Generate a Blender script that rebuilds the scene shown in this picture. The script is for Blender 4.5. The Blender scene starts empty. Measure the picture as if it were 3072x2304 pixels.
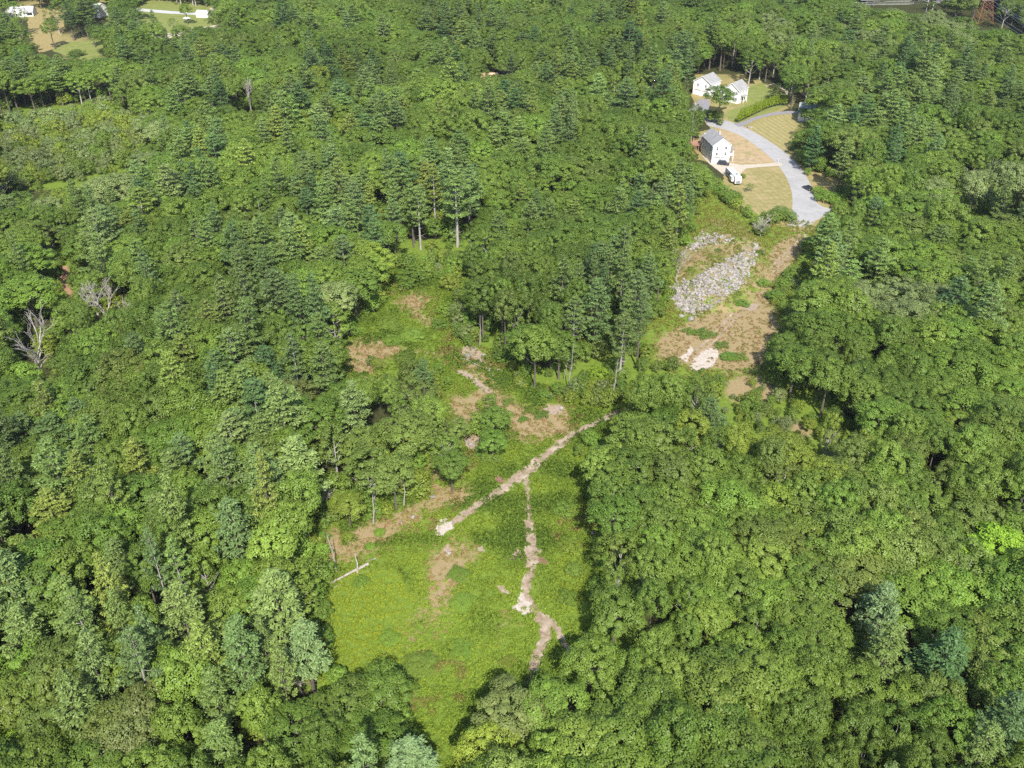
import bpy, bmesh, math, random
import numpy as np
from mathutils import Vector, Matrix, noise as mnoise
from mathutils.geometry import tessellate_polygon

random.seed(11)
rng = np.random.default_rng(11)
sc = bpy.context.scene
COL = sc.collection
R = math.radians

# ------------------------------------------------------------------ camera, sky, sun, exposure
CAM_H = 140.0
PITCH = R(33.5)
FPX = 2800.0                       # focal length in pixels of the 3072 x 2304 photograph
cam_d = bpy.data.cameras.new('camera')
cam_d.sensor_width = 36.0
cam_d.lens = 36.0 * FPX / 3072.0
cam_d.clip_start = 0.5
cam_d.clip_end = 20000
cam = bpy.data.objects.new('camera', cam_d)
COL.objects.link(cam)
cam.location = (0, 0, CAM_H)
cam.rotation_euler = (R(90) - PITCH, 0, 0)
sc.camera = cam

SUN_EL, SUN_AZ = R(47), R(8)       # the sun stands behind the camera, a little to its right
w = bpy.data.worlds.new('World')
sc.world = w
w.use_nodes = True
nt = w.node_tree
sky = nt.nodes.new('ShaderNodeTexSky')
sky.sky_type = 'NISHITA'
sky.sun_disc = False
sky.sun_elevation = SUN_EL
sky.sun_rotation = math.pi - SUN_AZ
nt.links.new(sky.outputs['Color'], nt.nodes['Background'].inputs['Color'])
nt.nodes['Background'].inputs['Strength'].default_value = 0.13
sun_d = bpy.data.lights.new('sun', 'SUN')
sun_d.energy = 4.4
sun_d.angle = R(0.53)
sun_d.color = (1.0, 0.945, 0.85)
sun = bpy.data.objects.new('sun', sun_d)
COL.objects.link(sun)
sv = Vector((math.sin(SUN_AZ) * math.cos(SUN_EL), -math.cos(SUN_AZ) * math.cos(SUN_EL), math.sin(SUN_EL)))
sun.rotation_euler = sv.to_track_quat('Z', 'Y').to_euler()
sun.location = sv * 500
sc.view_settings.view_transform = 'Standard'
sc.view_settings.look = 'None'
sc.view_settings.gamma = 1
sc.view_settings.use_curve_mapping = False
sc.view_settings.exposure = 0.84
sc.cycles.max_bounces = 6
sc.cycles.diffuse_bounces = 3
sc.cycles.transmission_bounces = 3
sc.cycles.glossy_bounces = 2
sc.cycles.use_denoising = False

# ------------------------------------------------------------------ picture <-> ground
K = 3072.0 / 2212.0                # layout below was measured on a 2212 px wide print
cP, sP = math.cos(PITCH), math.sin(PITCH)

def at(x, y, z=0.0):
    u = (x * K - 1536) / FPX
    v = (y * K - 1152) / FPX
    dy, dz = cP - v * sP, -sP - v * cP
    t = (CAM_H - z) / -dz
    return Vector((u * t, dy * t, z))

def proj(X, Y, Z):
    Z = Z - CAM_H
    d = Y * cP - Z * sP
    up = Y * sP + Z * cP
    d = np.where(d < 1, 1, d)
    return (1536 + FPX * X / d) / K, (1152 - FPX * up / d) / K, d

def inpoly(px, py, poly):
    px = np.asarray(px, float); py = np.asarray(py, float)
    res = np.zeros(px.shape, bool)
    n = len(poly)
    for i in range(n):
        x1, y1 = poly[i]; x2, y2 = poly[(i + 1) % n]
        if y1 == y2: continue
        c = ((y1 > py) != (y2 > py)) & (px < (x2 - x1) * (py - y1) / (y2 - y1) + x1)
        res ^= c
    return res

def inany(px, py, polys):
    r = np.zeros(np.shape(px), bool)
    for p in polys: r |= inpoly(px, py, p)
    return r

def vnoise(X, Y, s, seed=0):
    """smooth value noise on arrays, 0..1"""
    X = np.asarray(X, float) / s; Y = np.asarray(Y, float) / s
    xi = np.floor(X).astype(np.int64); yi = np.floor(Y).astype(np.int64)
    fx = X - xi; fy = Y - yi
    fx = fx * fx * (3 - 2 * fx); fy = fy * fy * (3 - 2 * fy)
    def h(a, b):
        n = (a * 374761393 + b * 668265263 + seed * 974634777) & 0x7fffffff
        n = ((n ^ (n >> 13)) * 1274126177) & 0x7fffffff
        return ((n ^ (n >> 16)) & 0xffff) / 65535.0
    return (h(xi, yi) * (1 - fx) + h(xi + 1, yi) * fx) * (1 - fy) + (h(xi, yi + 1) * (1 - fx) + h(xi + 1, yi + 1) * fx) * fy

# ------------------------------------------------------------------ object helpers
def tag(o, label=None, cat=None, group=None, kind=None):
    if label: o['label'] = label
    if cat: o['category'] = cat
    if group: o['group'] = group
    if kind: o['kind'] = kind
    return o

def link(name, data, parent=None, loc=None, rz=None, scale=None):
    o = bpy.data.objects.new(name, data)
    COL.objects.link(o)
    if loc is not None: o.location = loc
    if rz is not None: o.rotation_euler = (0, 0, rz)
    if scale is not None: o.scale = scale
    if parent: o.parent = parent
    return o

def mesh_np(name, V, faces, mat=None, smooth=False):
    """faces: (n,4) or (n,3) int array or list of lists"""
    me = bpy.data.meshes.new(name)
    V = np.asarray(V, np.float32)
    if isinstance(faces, np.ndarray):
        n, k = faces.shape
        me.vertices.add(len(V)); me.vertices.foreach_set('co', V.ravel())
        me.loops.add(n * k); me.loops.foreach_set('vertex_index', faces.astype(np.int32).ravel())
        me.polygons.add(n)
        me.polygons.foreach_set('loop_start', np.arange(0, n * k, k, dtype=np.int32))
        me.update(calc_edges=True)
    else:
        me.from_pydata([tuple(map(float, v)) for v in V], [], faces)
        me.update()
    if mat is not None:
        for m in (mat if isinstance(mat, (list, tuple)) else [mat]): me.materials.append(m)
    if smooth: me.polygons.foreach_set('use_smooth', [True] * len(me.polygons))
    return me

class MB:
    """collects simple solids into one mesh"""
    def __init__(s): s.v = []; s.f = []; s.m = []
    def add(s, V, F, mi=0):
        b = len(s.v); s.v += [tuple(v) for v in V]; s.f += [[b + i for i in f] for f in F]; s.m += [mi] * len(F)
        return s
    def box(s, c, d, rz=0, M=None, mi=0):
        x, y, z = d[0] / 2, d[1] / 2, d[2] / 2
        V = [Vector((i * x, j * y, k * z)) for i in (-1, 1) for j in (-1, 1) for k in (-1, 1)]
        if M is None: M = Matrix.Rotation(rz, 3, 'Z')
        V = [M @ v + Vector(c) for v in V]
        return s.add(V, [(0, 1, 3, 2), (4, 6, 7, 5), (0, 4, 5, 1), (2, 3, 7, 6), (0, 2, 6, 4), (1, 5, 7, 3)], mi)
    def tube(s, pts, rad, n=6, mi=0, cap=True):
        pts = [Vector(p) for p in pts]
        rings = []
        for i, p in enumerate(pts):
            d = (pts[min(i + 1, len(pts) - 1)] - pts[max(i - 1, 0)])
            if d.length < 1e-6: d = Vector((0, 0, 1))
            d.normalize()
            a = d.orthogonal().normalized() if i == 0 else (rings_a - d * rings_a.dot(d)).normalized()
            rings_a = a
            b = d.cross(a)
            r = rad[i] if isinstance(rad, (list, tuple)) else rad
            rings.append([p + (a * math.cos(2 * math.pi * k / n) + b * math.sin(2 * math.pi * k / n)) * r for k in range(n)])
        V = [v for rg in rings for v in rg]
        F = []
        for i in range(len(pts) - 1):
            for k in range(n):
                F.append((i * n + k, i * n + (k + 1) % n, (i + 1) * n + (k + 1) % n, (i + 1) * n + k))
        if cap:
            F.append(tuple(range(n - 1, -1, -1))); F.append(tuple((len(pts) - 1) * n + k for k in range(n)))
        return s.add(V, F, mi)
    def mesh(s, name, mats, smooth=False):
        me = bpy.data.meshes.new(name)
        me.from_pydata([tuple(v) for v in s.v], [], s.f)
        for m in (mats if isinstance(mats, (list, tuple)) else [mats]): me.materials.append(m)
        if any(s.m): me.polygons.foreach_set('material_index', s.m)
        if smooth: me.polygons.foreach_set('use_smooth', [True] * len(me.polygons))
        me.update()
        return me
    def build(s, name, mats, parent=None, loc=None, rz=None, smooth=False):
        return link(name, s.mesh(name, mats, smooth), parent, loc, rz)

# ------------------------------------------------------------------ materials
def newmat(name):
    m = bpy.data.materials.new(name); m.use_nodes = True
    nt = m.node_tree; nt.nodes.clear()
    out = nt.nodes.new('ShaderNodeOutputMaterial')
    return m, nt, out

def N(nt, t, **kw):
    n = nt.nodes.new(t)
    for k, v in kw.items():
        if k.startswith('_'): setattr(n, k[1:], v)
        else: n.inputs[k].default_value = v
    return n

def ramp(nt, fac, stops):
    r = nt.nodes.new('ShaderNodeValToRGB')
    el = r.color_ramp.elements
    el[0].position, el[0].color = stops[0][0], (*stops[0][1], 1)
    el[1].position, el[1].color = stops[-1][0], (*stops[-1][1], 1)
    for p, c in stops[1:-1]:
        e = el.new(p); e.color = (*c, 1)
    nt.links.new(fac, r.inputs[0])
    return r.outputs[0]

def mathn(nt, op, a, b=None, c=None, clamp=False):
    n = nt.nodes.new('ShaderNodeMath'); n.operation = op; n.use_clamp = clamp
    for i, v in enumerate((a, b, c)):
        if v is None: continue
        if isinstance(v, (int, float)): n.inputs[i].default_value = v
        else: nt.links.new(v, n.inputs[i])
    return n.outputs[0]

def mixc(nt, fac, a, b, mode='MIX'):
    n = nt.nodes.new('ShaderNodeMix'); n.data_type = 'RGBA'; n.blend_type = mode
    for i, v in ((0, fac), (6, a), (7, b)):
        if isinstance(v, (int, float)): n.inputs[i].default_value = v
        elif isinstance(v, tuple): n.inputs[i].default_value = (*v, 1)
        else: nt.links.new(v, n.inputs[i])
    return n.outputs[2]

def noise_n(nt, scale, detail=4, rough=.6, coord=None):
    n = N(nt, 'ShaderNodeTexNoise', Scale=scale, Detail=detail, Roughness=rough)
    if coord is None:
        g = nt.nodes.new('ShaderNodeNewGeometry'); coord = g.outputs['Position']
    nt.links.new(coord, n.inputs['Vector'])
    return n.outputs['Fac']

def simple(name, col, rough=.7, var=.12, scale=1.5, metal=0, spec=.3, fine=None, bump=0):
    m, nt, out = newmat(name)
    tc = nt.nodes.new('ShaderNodeTexCoord')
    f = noise_n(nt, scale, 5, .6, tc.outputs['Object'])
    lo = tuple(c * (1 - var) for c in col); hi = tuple(min(1, c * (1 + var)) for c in col)
    c = ramp(nt, f, [(.3, lo), (.7, hi)])
    b = N(nt, 'ShaderNodeBsdfPrincipled', Roughness=rough, Metallic=metal)
    b.inputs['Specular IOR Level'].default_value = spec
    nt.links.new(c, b.inputs['Base Color'])
    if bump:
        bn = nt.nodes.new('ShaderNodeBump'); bn.inputs['Distance'].default_value = bump
        f2 = noise_n(nt, fine or scale * 8, 6, .7, tc.outputs['Object'])
        nt.links.new(f2, bn.inputs['Height']); nt.links.new(bn.outputs[0], b.inputs['Normal'])
    nt.links.new(b.outputs[0], out.inputs[0])
    return m

def leafmat(name, trans=.28, rough=.45, spec=.25, satur=1.0):
    """colour = the tree's own 'tint' times a per-leaf value; thin leaves let light through"""
    m, nt, out = newmat(name)
    t = nt.nodes.new('ShaderNodeAttribute'); t.attribute_type = 'INSTANCER'; t.attribute_name = 'tint'
    s = nt.nodes.new('ShaderNodeAttribute'); s.attribute_type = 'GEOMETRY'; s.attribute_name = 'shade'
    oi = nt.nodes.new('ShaderNodeObjectInfo')
    k = mathn(nt, 'MULTIPLY_ADD', s.outputs['Fac'], .75, .62)
    c = nt.nodes.new('ShaderNodeVectorMath'); c.operation = 'SCALE'
    nt.links.new(t.outputs['Color'], c.inputs[0]); nt.links.new(k, c.inputs[3])
    # some leaves lean yellow
    yel = mathn(nt, 'GREATER_THAN', s.outputs['Fac'], .93)
    ym = mathn(nt, 'MULTIPLY', yel, .35)
    col = mixc(nt, ym, c.outputs[0], (.16, .17, .035))
    b = N(nt, 'ShaderNodeBsdfPrincipled', Roughness=rough)
    b.inputs['Specular IOR Level'].default_value = spec
    nt.links.new(col, b.inputs['Base Color'])
    tr = nt.nodes.new('ShaderNodeBsdfTranslucent')
    tc2 = mixc(nt, 1.0, col, (1.15, 1.25, .55), 'MULTIPLY')
    nt.links.new(tc2, tr.inputs['Color'])
    mx = nt.nodes.new('ShaderNodeMixShader'); mx.inputs[0].default_value = trans
    nt.links.new(b.outputs[0], mx.inputs[1]); nt.links.new(tr.outputs[0], mx.inputs[2])
    nt.links.new(mx.outputs[0], out.inputs[0])
    return m

M_leaf = leafmat('broadleaf_foliage', .25)
M_needle = leafmat('pine_needles', .12, .5, .3)
M_cover = leafmat('low_plant_leaves', .3, .6, .1)
M_bark = simple('tree_bark', (.12, .10, .085), .9, .35, 3, bump=.03)
M_pale_bark = simple('pale_bark', (.32, .30, .27), .9, .25, 2, bump=.02)
M_dead = simple('weathered_dead_wood', (.34, .31, .28), .85, .3, 1.5, bump=.02)
M_rust_bark = simple('reddish_dead_bark', (.22, .13, .09), .9, .3, 2)
M_log = simple('bleached_log', (.33, .29, .25), .8, .2, 2, bump=.02)
M_white = simple('white_siding', (.78, .78, .77), .6, .03, .8)
M_grey_side = simple('pale_grey_siding', (.74, .75, .76), .6, .03, .8)
M_far_wall = simple('weathered_white_siding', (.55, .55, .56), .7, .08)
M_trim = simple('white_trim', (.8, .8, .8), .5, .02)
M_glass = simple('window_glass', (.035, .045, .055), .12, .2, spec=.6)
M_shutter = simple('black_shutter', (.02, .02, .025), .5, .1)
M_tan_wall = simple('tan_board_wall', (.46, .33, .22), .8, .1)
M_deck = simple('reddish_deck_boards', (.34, .19, .13), .8, .2, 2)
M_found = simple('concrete_foundation', (.42, .41, .39), .85, .1, 2)
M_black_paint = simple('black_car_paint', (.022, .025, .035), .22, .1, spec=.8)
M_tyre = simple('tyre_rubber', (.02, .02, .02), .8)
M_rim = simple('alloy_rim', (.4, .4, .42), .3, .05, metal=.8)
M_rvwhite = simple('camper_panel_white', (.8, .8, .79), .4, .03)
M_rvgrey = simple('camper_dark_grey', (.18, .2, .22), .45, .1)
M_roofmem = simple('camper_roof_membrane', (.72, .72, .70), .7, .06)
M_rust = simple('weathering_steel_lattice', (.30, .13, .07), .8, .2, 1)
M_wire = simple('power_cable_aluminium', (.6, .62, .63), .5, .05)
M_pole = simple('bleached_wooden_pole', (.5, .48, .44), .8, .15)
M_green_plastic = simple('dark_green_plastic', (.02, .09, .07), .5, .1)
M_orange = simple('orange_fabric', (.6, .25, .05), .8)

def roofmat(name, col):
    m, nt, out = newmat(name)
    tc = nt.nodes.new('ShaderNodeTexCoord')
    br = nt.nodes.new('ShaderNodeTexBrick')
    br.inputs['Scale'].default_value = 1.0
    br.inputs['Brick Width'].default_value = .5; br.inputs['Row Height'].default_value = .2
    br.inputs['Mortar Size'].default_value = .012
    br.inputs['Color1'].default_value = (*[c * .85 for c in col], 1)
    br.inputs['Color2'].default_value = (*[c * 1.12 for c in col], 1)
    br.inputs['Mortar'].default_value = (*[c * .5 for c in col], 1)
    nt.links.new(tc.outputs['Object'], br.inputs['Vector'])
    f = noise_n(nt, .5, 4, .6, tc.outputs['Object'])
    c = mixc(nt, 1.0, br.outputs['Color'], ramp(nt, f, [(.3, (.85,) * 3), (.7, (1.1,) * 3)]), 'MULTIPLY')
    b = N(nt, 'ShaderNodeBsdfPrincipled', Roughness=.85)
    nt.links.new(c, b.inputs['Base Color']); nt.links.new(b.outputs[0], out.inputs[0])
    return m
M_roof = roofmat('grey_asphalt_shingles', (.30, .30, .31))
M_roof_b = roofmat('warm_grey_shingles', (.30, .295, .29))
M_roof_tan = simple('plywood_roof_deck', (.62, .42, .28), .8, .08, 1)

# ------------------------------------------------------------------ layout measured from the photograph (2212 px print)
MAIN = [(868,1659),(885,1560),(872,1500),(800,1478),(722,1470),(712,1420),(725,1350),(705,1300),(712,1240),(700,1190),(712,1150),(780,1135),(850,1120),(905,1085),(925,1080),(916,1000),(945,990),(952,1055),(985,1062),(1010,1050),(1008,1010),(1020,985),(1010,955),(1035,945),(1045,985),(1095,985),(1105,960),(1100,900),(1080,870),(1055,868),(1010,905),(985,940),(965,900),(960,850),(985,812),(950,790),(880,780),(800,790),(790,830),(760,830),(745,790),(735,745),(760,730),(790,720),(785,690),(820,670),(850,640),(840,615),(820,590),(850,580),(940,605),(985,640),(975,680),(985,720),(1010,750),(1035,770),(1090,790),(1110,830),(1160,855),(1220,870),(1330,885),(1345,900),(1270,950),(1240,1000),(1245,1070),(1280,1130),(1295,1200),(1275,1260),(1298,1330),(1262,1400),(1225,1440),(1150,1480),(1090,1490),(1030,1545),(1010,1600),(1000,1659)]
EAST = [(1410,712),(1440,692),(1462,650),(1450,620),(1465,560),(1482,520),(1500,500),(1512,440),(1540,415),(1570,440),(1610,470),(1640,490),(1700,480),(1740,492),(1765,495),(1748,525),(1722,560),(1690,600),(1655,640),(1690,690),(1660,760),(1655,800),(1560,810),(1500,805),(1470,800),(1430,790),(1405,740)]
LAWN1 = [(1590,372),(1690,362),(1705,400),(1708,435),(1695,448),(1668,462),(1640,458),(1605,430),(1590,400)]
LAWN2 = [(1562,275),(1600,292),(1650,325),(1680,350),(1640,352),(1585,352),(1578,320),(1575,300)]
LAWN3 = [(1615,282),(1650,262),(1700,250),(1735,252),(1735,268),(1705,285),(1700,325),(1725,350),(1690,325),(1655,303)]
LAWN4 = [(1580,262),(1575,240),(1610,228),(1618,190),(1645,183),(1680,195),(1700,208),(1690,230),(1600,268)]
ROADC = [(1562,262),(1620,280),(1660,303),(1705,335),(1738,365),(1760,410),(1770,435),(1796,450),(1796,468),(1768,472),(1742,492),(1698,486),(1706,450),(1710,410),(1690,370),(1652,325),(1610,297),(1555,275)]
VERGE = [(1738,362),(1775,385),(1835,408),(1835,420),(1805,420),(1800,440),(1795,452),(1770,440),(1755,400)]
HOUSEZ = [[(1493,205),(1500,168),(1540,155),(1615,165),(1618,225),(1560,232),(1500,225)], [(1508,345),(1510,285),(1550,275),(1586,300),(1590,345),(1585,375),(1610,385),(1605,405),(1570,385),(1540,352)],
          [(1738,255),(1745,228),(1765,230),(1768,240),(1750,262)], [(1490,305),(1515,300),(1515,335),(1495,330)], [(1448,650),(1440,690),(1475,690),(1475,640)]]
DRIVE = [(1530,345),(1560,372),(1590,380),(1600,362),(1690,360),(1690,350),(1600,354),(1585,350)]
FARL = [[(48,36),(88,22),(128,28),(132,60),(118,100),(92,112),(75,90),(70,62)], [(0,60),(40,64),(40,98),(0,104)], [(118,108),(140,96),(222,86),(228,118),(182,128),(150,120)],
        [(130,0),(150,0),(150,62),(132,58)], [(285,8),(380,6),(384,14),(470,20),(474,46),(440,58),(400,66),(392,50),(360,46),(352,52),(292,42)], [(10,6),(62,4),(85,14),(85,36),(15,38)],
        [(196,2),(245,2),(245,40),(205,50)], [(300,64),(345,60),(345,82),(312,84)], [(1390,0),(1470,0),(1470,6)], [(1838,0),(1960,0),(2110,32),(2212,62),(2212,84),(2160,56),(2060,34),(1940,22)], [(1043,160),(1070,160),(1070,176),(1043,176)], [(2112,22),(2155,18),(2152,62),(2108,66)], [(126,576),(150,576),(158,642),(140,632)]]
CLEAR = [MAIN, EAST, LAWN1, LAWN2, LAWN3, LAWN4, ROADC, VERGE, DRIVE] + HOUSEZ + FARL
# low woody growth in place of tall trees: polygon, tallest height
SCRUB = [([(1540,850),(1560,812),(1650,802),(1700,820),(1760,900),(1850,985),(1800,1010),(1740,965),(1680,960),(1600,930),(1560,900)], 4.2),
         ([(840,575),(850,545),(1000,545),(1030,640),(1020,700),(1035,765),(985,720),(975,640),(940,605)], 6),
         ([(0,250),(230,215),(330,285),(300,365),(150,400),(0,430)], 9),
         ([(1190,860),(1200,830),(1330,780),(1365,800),(1370,870),(1290,885),(1225,872)], 5.5),
         ([(1490,430),(1560,400),(1640,465),(1700,455),(1700,484),(1640,490),(1560,500),(1480,520)], 5),
         ([(1660,640),(1690,600),(1722,560),(1750,525),(1780,560),(1740,640),(1720,690),(1690,690)], 3),
         ([(2030,405),(2212,405),(2212,480),(2060,470)], 9),
         ([(1100,790),(1160,840),(1220,860),(1220,880),(1160,860),(1100,830)], 3),
         ([(110,560),(170,560),(190,650),(120,650)], 5)]
SOIL = [[(740,745),(770,728),(830,735),(870,755),(950,760),(945,775),(880,765),(850,775),(800,790),(790,820),(765,818),(750,790)],
        [(850,662),(870,640),(915,632),(925,645),(915,662),(930,690),(945,722),(920,700),(880,672)],
        [(958,850),(1000,855),(1050,828),(1100,855),(1140,885),(1235,895),(1250,928),(1190,955),(1110,950),(1095,915),(1045,905),(1042,955),(1006,958),(975,930)],
        [(930,1190),(965,1170),(1020,1182),(1025,1215),(1000,1250),(965,1285),(950,1345),(925,1340),(918,1310),(935,1240)],
        [(1060,1345),(1080,1325),(1130,1330),(1110,1355),(1075,1360)],
        [(695,1210),(700,1158),(780,1130),(850,1108),(905,1078),(960,1052),(1020,1052),(1015,1085),(960,1098),(885,1130),(845,1155),(815,1195),(760,1212)],
        [(918,1000),(945,990),(958,1062),(925,1085)],
        [(1415,735),(1500,690),(1590,655),(1608,640),(1625,600),(1650,560),(1680,520),(1735,505),(1745,530),(1715,570),(1668,640),(1690,700),(1660,790),(1560,800),(1430,782)], [(1470,560),(1500,540),(1570,535),(1560,555),(1500,590),(1470,600)], [(1560,820),(1650,810),(1700,850),(1640,880),(1580,870)], [(1690,900),(1740,910),(1770,950),(1700,940)],
        [(975,775),(1010,780),(1060,830),(1050,845),(1000,800)], [(1010,745),(1045,765),(1085,790),(1060,800),(1015,775)],
        [(1165,880),(1190,868),(1230,885),(1210,900)], [(900,1340),(930,1330),(900,1400),(870,1410)], [(128,578),(146,578),(156,640),(140,630)]]
GREENB = [[(700,1290),(760,1230),(860,1230),(900,1300),(860,1460),(730,1465),(715,1400)]]

# ------------------------------------------------------------------ ground, one sheet out to the horizon
def axis(a, b, step, far):
    c = list(np.arange(a, b + step * .5, step))
    lo = []; x = a; s = step
    while x > -far: s *= 1.35; x -= s; lo.append(x)
    hi = []; x = c[-1]; s = step
    while x < far: s *= 1.35; x += s; hi.append(x)
    return np.array(lo[::-1] + c + hi)
gx = axis(-130, 175, .8, 5000); gy = axis(85, 480, .8, 5000)
GX, GY = np.meshgrid(gx, gy)
fx, fy = GX.ravel(), GY.ravel()
jx = fx + (vnoise(fx, fy, 2.2, 3) - .5) * 3.0; jy = fy + (vnoise(fx, fy, 2.2, 4) - .5) * 3.0
qx, qy, _d = proj(jx, jy, 0 * jx)
near = (fy > 60) & (fy < 800)
w_soil = (inany(qx, qy, SOIL) & near).astype(float)
def blur(a, k):
    a = a.reshape(len(gy), len(gx)).astype(float)
    for _ in range(k):
        a = (np.roll(a, 1, 0) + np.roll(a, -1, 0) + 2 * a) / 4
        a = (np.roll(a, 1, 1) + np.roll(a, -1, 1) + 2 * a) / 4
    return a.ravel()
w_soil = blur(w_soil, 9)
openp = [MAIN, EAST, FARL[9]] + [s[0] for s in SCRUB]
w_green = inany(qx, qy, openp) & near
for ox, oy in ((7, 0), (-7, 0), (0, -9), (0, 5)):
    ax, ay, _ = proj(jx + ox, jy + oy, 0 * jx)
    w_green |= inany(ax, ay, openp) & near
ax, ay, _ = proj(fx, fy, 0 * fx)
w_green = np.clip(blur(w_green, 10) * 2.2, 0, 1)
w_lawn = inany(ax, ay, [LAWN1, LAWN2, LAWN3, LAWN4, VERGE, DRIVE] + HOUSEZ[:4] + FARL[:8]) & near
for ox, oy in ((5, 0), (-5, 0), (0, -7), (0, 5)):
    ax2, ay2, _ = proj(fx + ox, fy + oy, 0 * fx)
    w_lawn |= inany(ax2, ay2, [LAWN1, LAWN2, LAWN3, LAWN4, VERGE, ROADC] + FARL[:6]) & near
V = np.stack([fx, fy, np.zeros_like(fx)], 1)
nx, ny = len(gx), len(gy)
ii = (np.arange(ny - 1)[:, None] * nx + np.arange(nx - 1)[None]).ravel()
F = np.stack([ii, ii + 1, ii + 1 + nx, ii + nx], 1)

m, nt, out = newmat('forest_floor_and_clearing')
att = nt.nodes.new('ShaderNodeAttribute'); att.attribute_name = 'cover'
sep = nt.nodes.new('ShaderNodeSeparateColor'); nt.links.new(att.outputs['Color'], sep.inputs[0])
n1 = noise_n(nt, .9, 6, .7); n2 = noise_n(nt, .12, 4, .6); n3 = noise_n(nt, 4.0, 5, .7)
litter = ramp(nt, n1, [(.3, (.026, .030, .012)), (.7, (.066, .070, .024))])
green = ramp(nt, n1, [(.3, (.085, .14, .020)), (.52, (.14, .205, .028)), (.75, (.20, .24, .05))])
soil = ramp(nt, n3, [(.28, (.17, .122, .062)), (.5, (.29, .215, .122)), (.72, (.40, .31, .20))])
soil = mixc(nt, mathn(nt, 'MULTIPLY_ADD', n1, 3.2, -1.45, clamp=True), soil, (.22, .205, .06))
lawn = ramp(nt, n2, [(.3, (.15, .17, .045)), (.5, (.26, .22, .085)), (.7, (.34, .27, .13))])
lawn = mixc(nt, .35, lawn, ramp(nt, n1, [(.3, (.12, .13, .04)), (.7, (.38, .31, .16))]))
n5 = noise_n(nt, .45, 6, .75)
def edge(ch, k=1.4, kk=4.0, nz=None):
    a = mathn(nt, 'MULTIPLY_ADD', mathn(nt, 'SUBTRACT', nz or n1, .5), k, ch)
    return mathn(nt, 'MULTIPLY_ADD', a, kk, .5 - kk * .5, clamp=True)
c = mixc(nt, edge(sep.outputs[1]), litter, green)
c = mixc(nt, edge(sep.outputs[2], .5), c, lawn)
c = mixc(nt, edge(sep.outputs[0], 2.6, 3.0, n5), c, soil)
b = N(nt, 'ShaderNodeBsdfPrincipled', Roughness=.95); b.inputs['Specular IOR Level'].default_value = .1
bn = nt.nodes.new('ShaderNodeBump'); bn.inputs['Distance'].default_value = .12
nt.links.new(n3, bn.inputs['Height']); nt.links.new(bn.outputs[0], b.inputs['Normal'])
nt.links.new(c, b.inputs['Base Color']); nt.links.new(b.outputs[0], out.inputs[0])
M_ground = m
me = mesh_np('ground', V, F, M_ground)
ca = me.color_attributes.new('cover', 'FLOAT_COLOR', 'POINT')
ca.data.foreach_set('color', np.stack([w_soil, w_green.astype(float), w_lawn.astype(float), np.ones_like(w_soil)], 1).astype(np.float32).ravel())
tag(link('ground', me), kind='structure')

# ------------------------------------------------------------------ flat sheets: road, drives, tracks, sand
def densify(pts, step, closed=True):
    out_ = []
    n = len(pts)
    for i in range(n if closed else n - 1):
        a, b_ = pts[i], pts[(i + 1) % n]
        k = max(1, int((b_ - a).length / step))
        for j in range(k): out_.append(a.lerp(b_, j / k))
    if not closed: out_.append(pts[-1])
    return out_

def sheet(name, poly, z, mat, ragged=0, step=.6, raw=False, kind='structure'):
    pts = [Vector(p) for p in poly] if raw else [at(*p) for p in poly]
    pts = densify(pts, step)
    if ragged:
        pts = [p + Vector(((mnoise.noise(p * .9) + .6 * mnoise.noise(p * 3.1)), (mnoise.noise(p * .9 + Vector((9, 3, 1))) + .6 * mnoise.noise(p * 3.1 + Vector((7, 5, 2)))), 0)) * ragged for p in pts]
    pts = [Vector((p.x, p.y, 0)) for p in pts]
    tris = tessellate_polygon([pts])
    V = [(p.x, p.y, z) for p in pts]
    F = []
    for t in tris:
        a, b_, c_ = (V[i] for i in t)
        cr = (b_[0] - a[0]) * (c_[1] - a[1]) - (b_[1] - a[1]) * (c_[0] - a[0])
        F.append(list(t) if cr > 0 else list(t)[::-1])
    return tag(link(name, mesh_np(name, V, F, mat)), kind=kind)

def ribbon_pts(line, widths, world=False):
    P = [Vector(p) if world else at(*p) for p in line]
    L, Rr = [], []
    for i, p in enumerate(P):
        d = (P[min(i + 1, len(P) - 1)] - P[max(i - 1, 0)]).normalized()
        n = Vector((-d.y, d.x, 0))
        wv = widths[i] if isinstance(widths, (list, tuple)) else widths
        L.append(p + n * wv / 2); Rr.append(p - n * wv / 2)
    return L + Rr[::-1]

def catmull(P, k=5):
    P = [Vector((*p, 0)) if len(p) == 2 else Vector(p) for p in P]
    o = []
    for i in range(len(P) - 1):
        p0, p1, p2, p3 = P[max(i - 1, 0)], P[i], P[i + 1], P[min(i + 2, len(P) - 1)]
        for j in range(k):
            t = j / k
            o.append(.5 * ((2 * p1) + (p2 - p0) * t + (2 * p0 - 5 * p1 + 4 * p2 - p3) * t * t + (3 * p1 - p0 - 3 * p2 + p3) * t ** 3))
    o.append(P[-1]); return [(p.x, p.y) for p in o]

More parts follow.
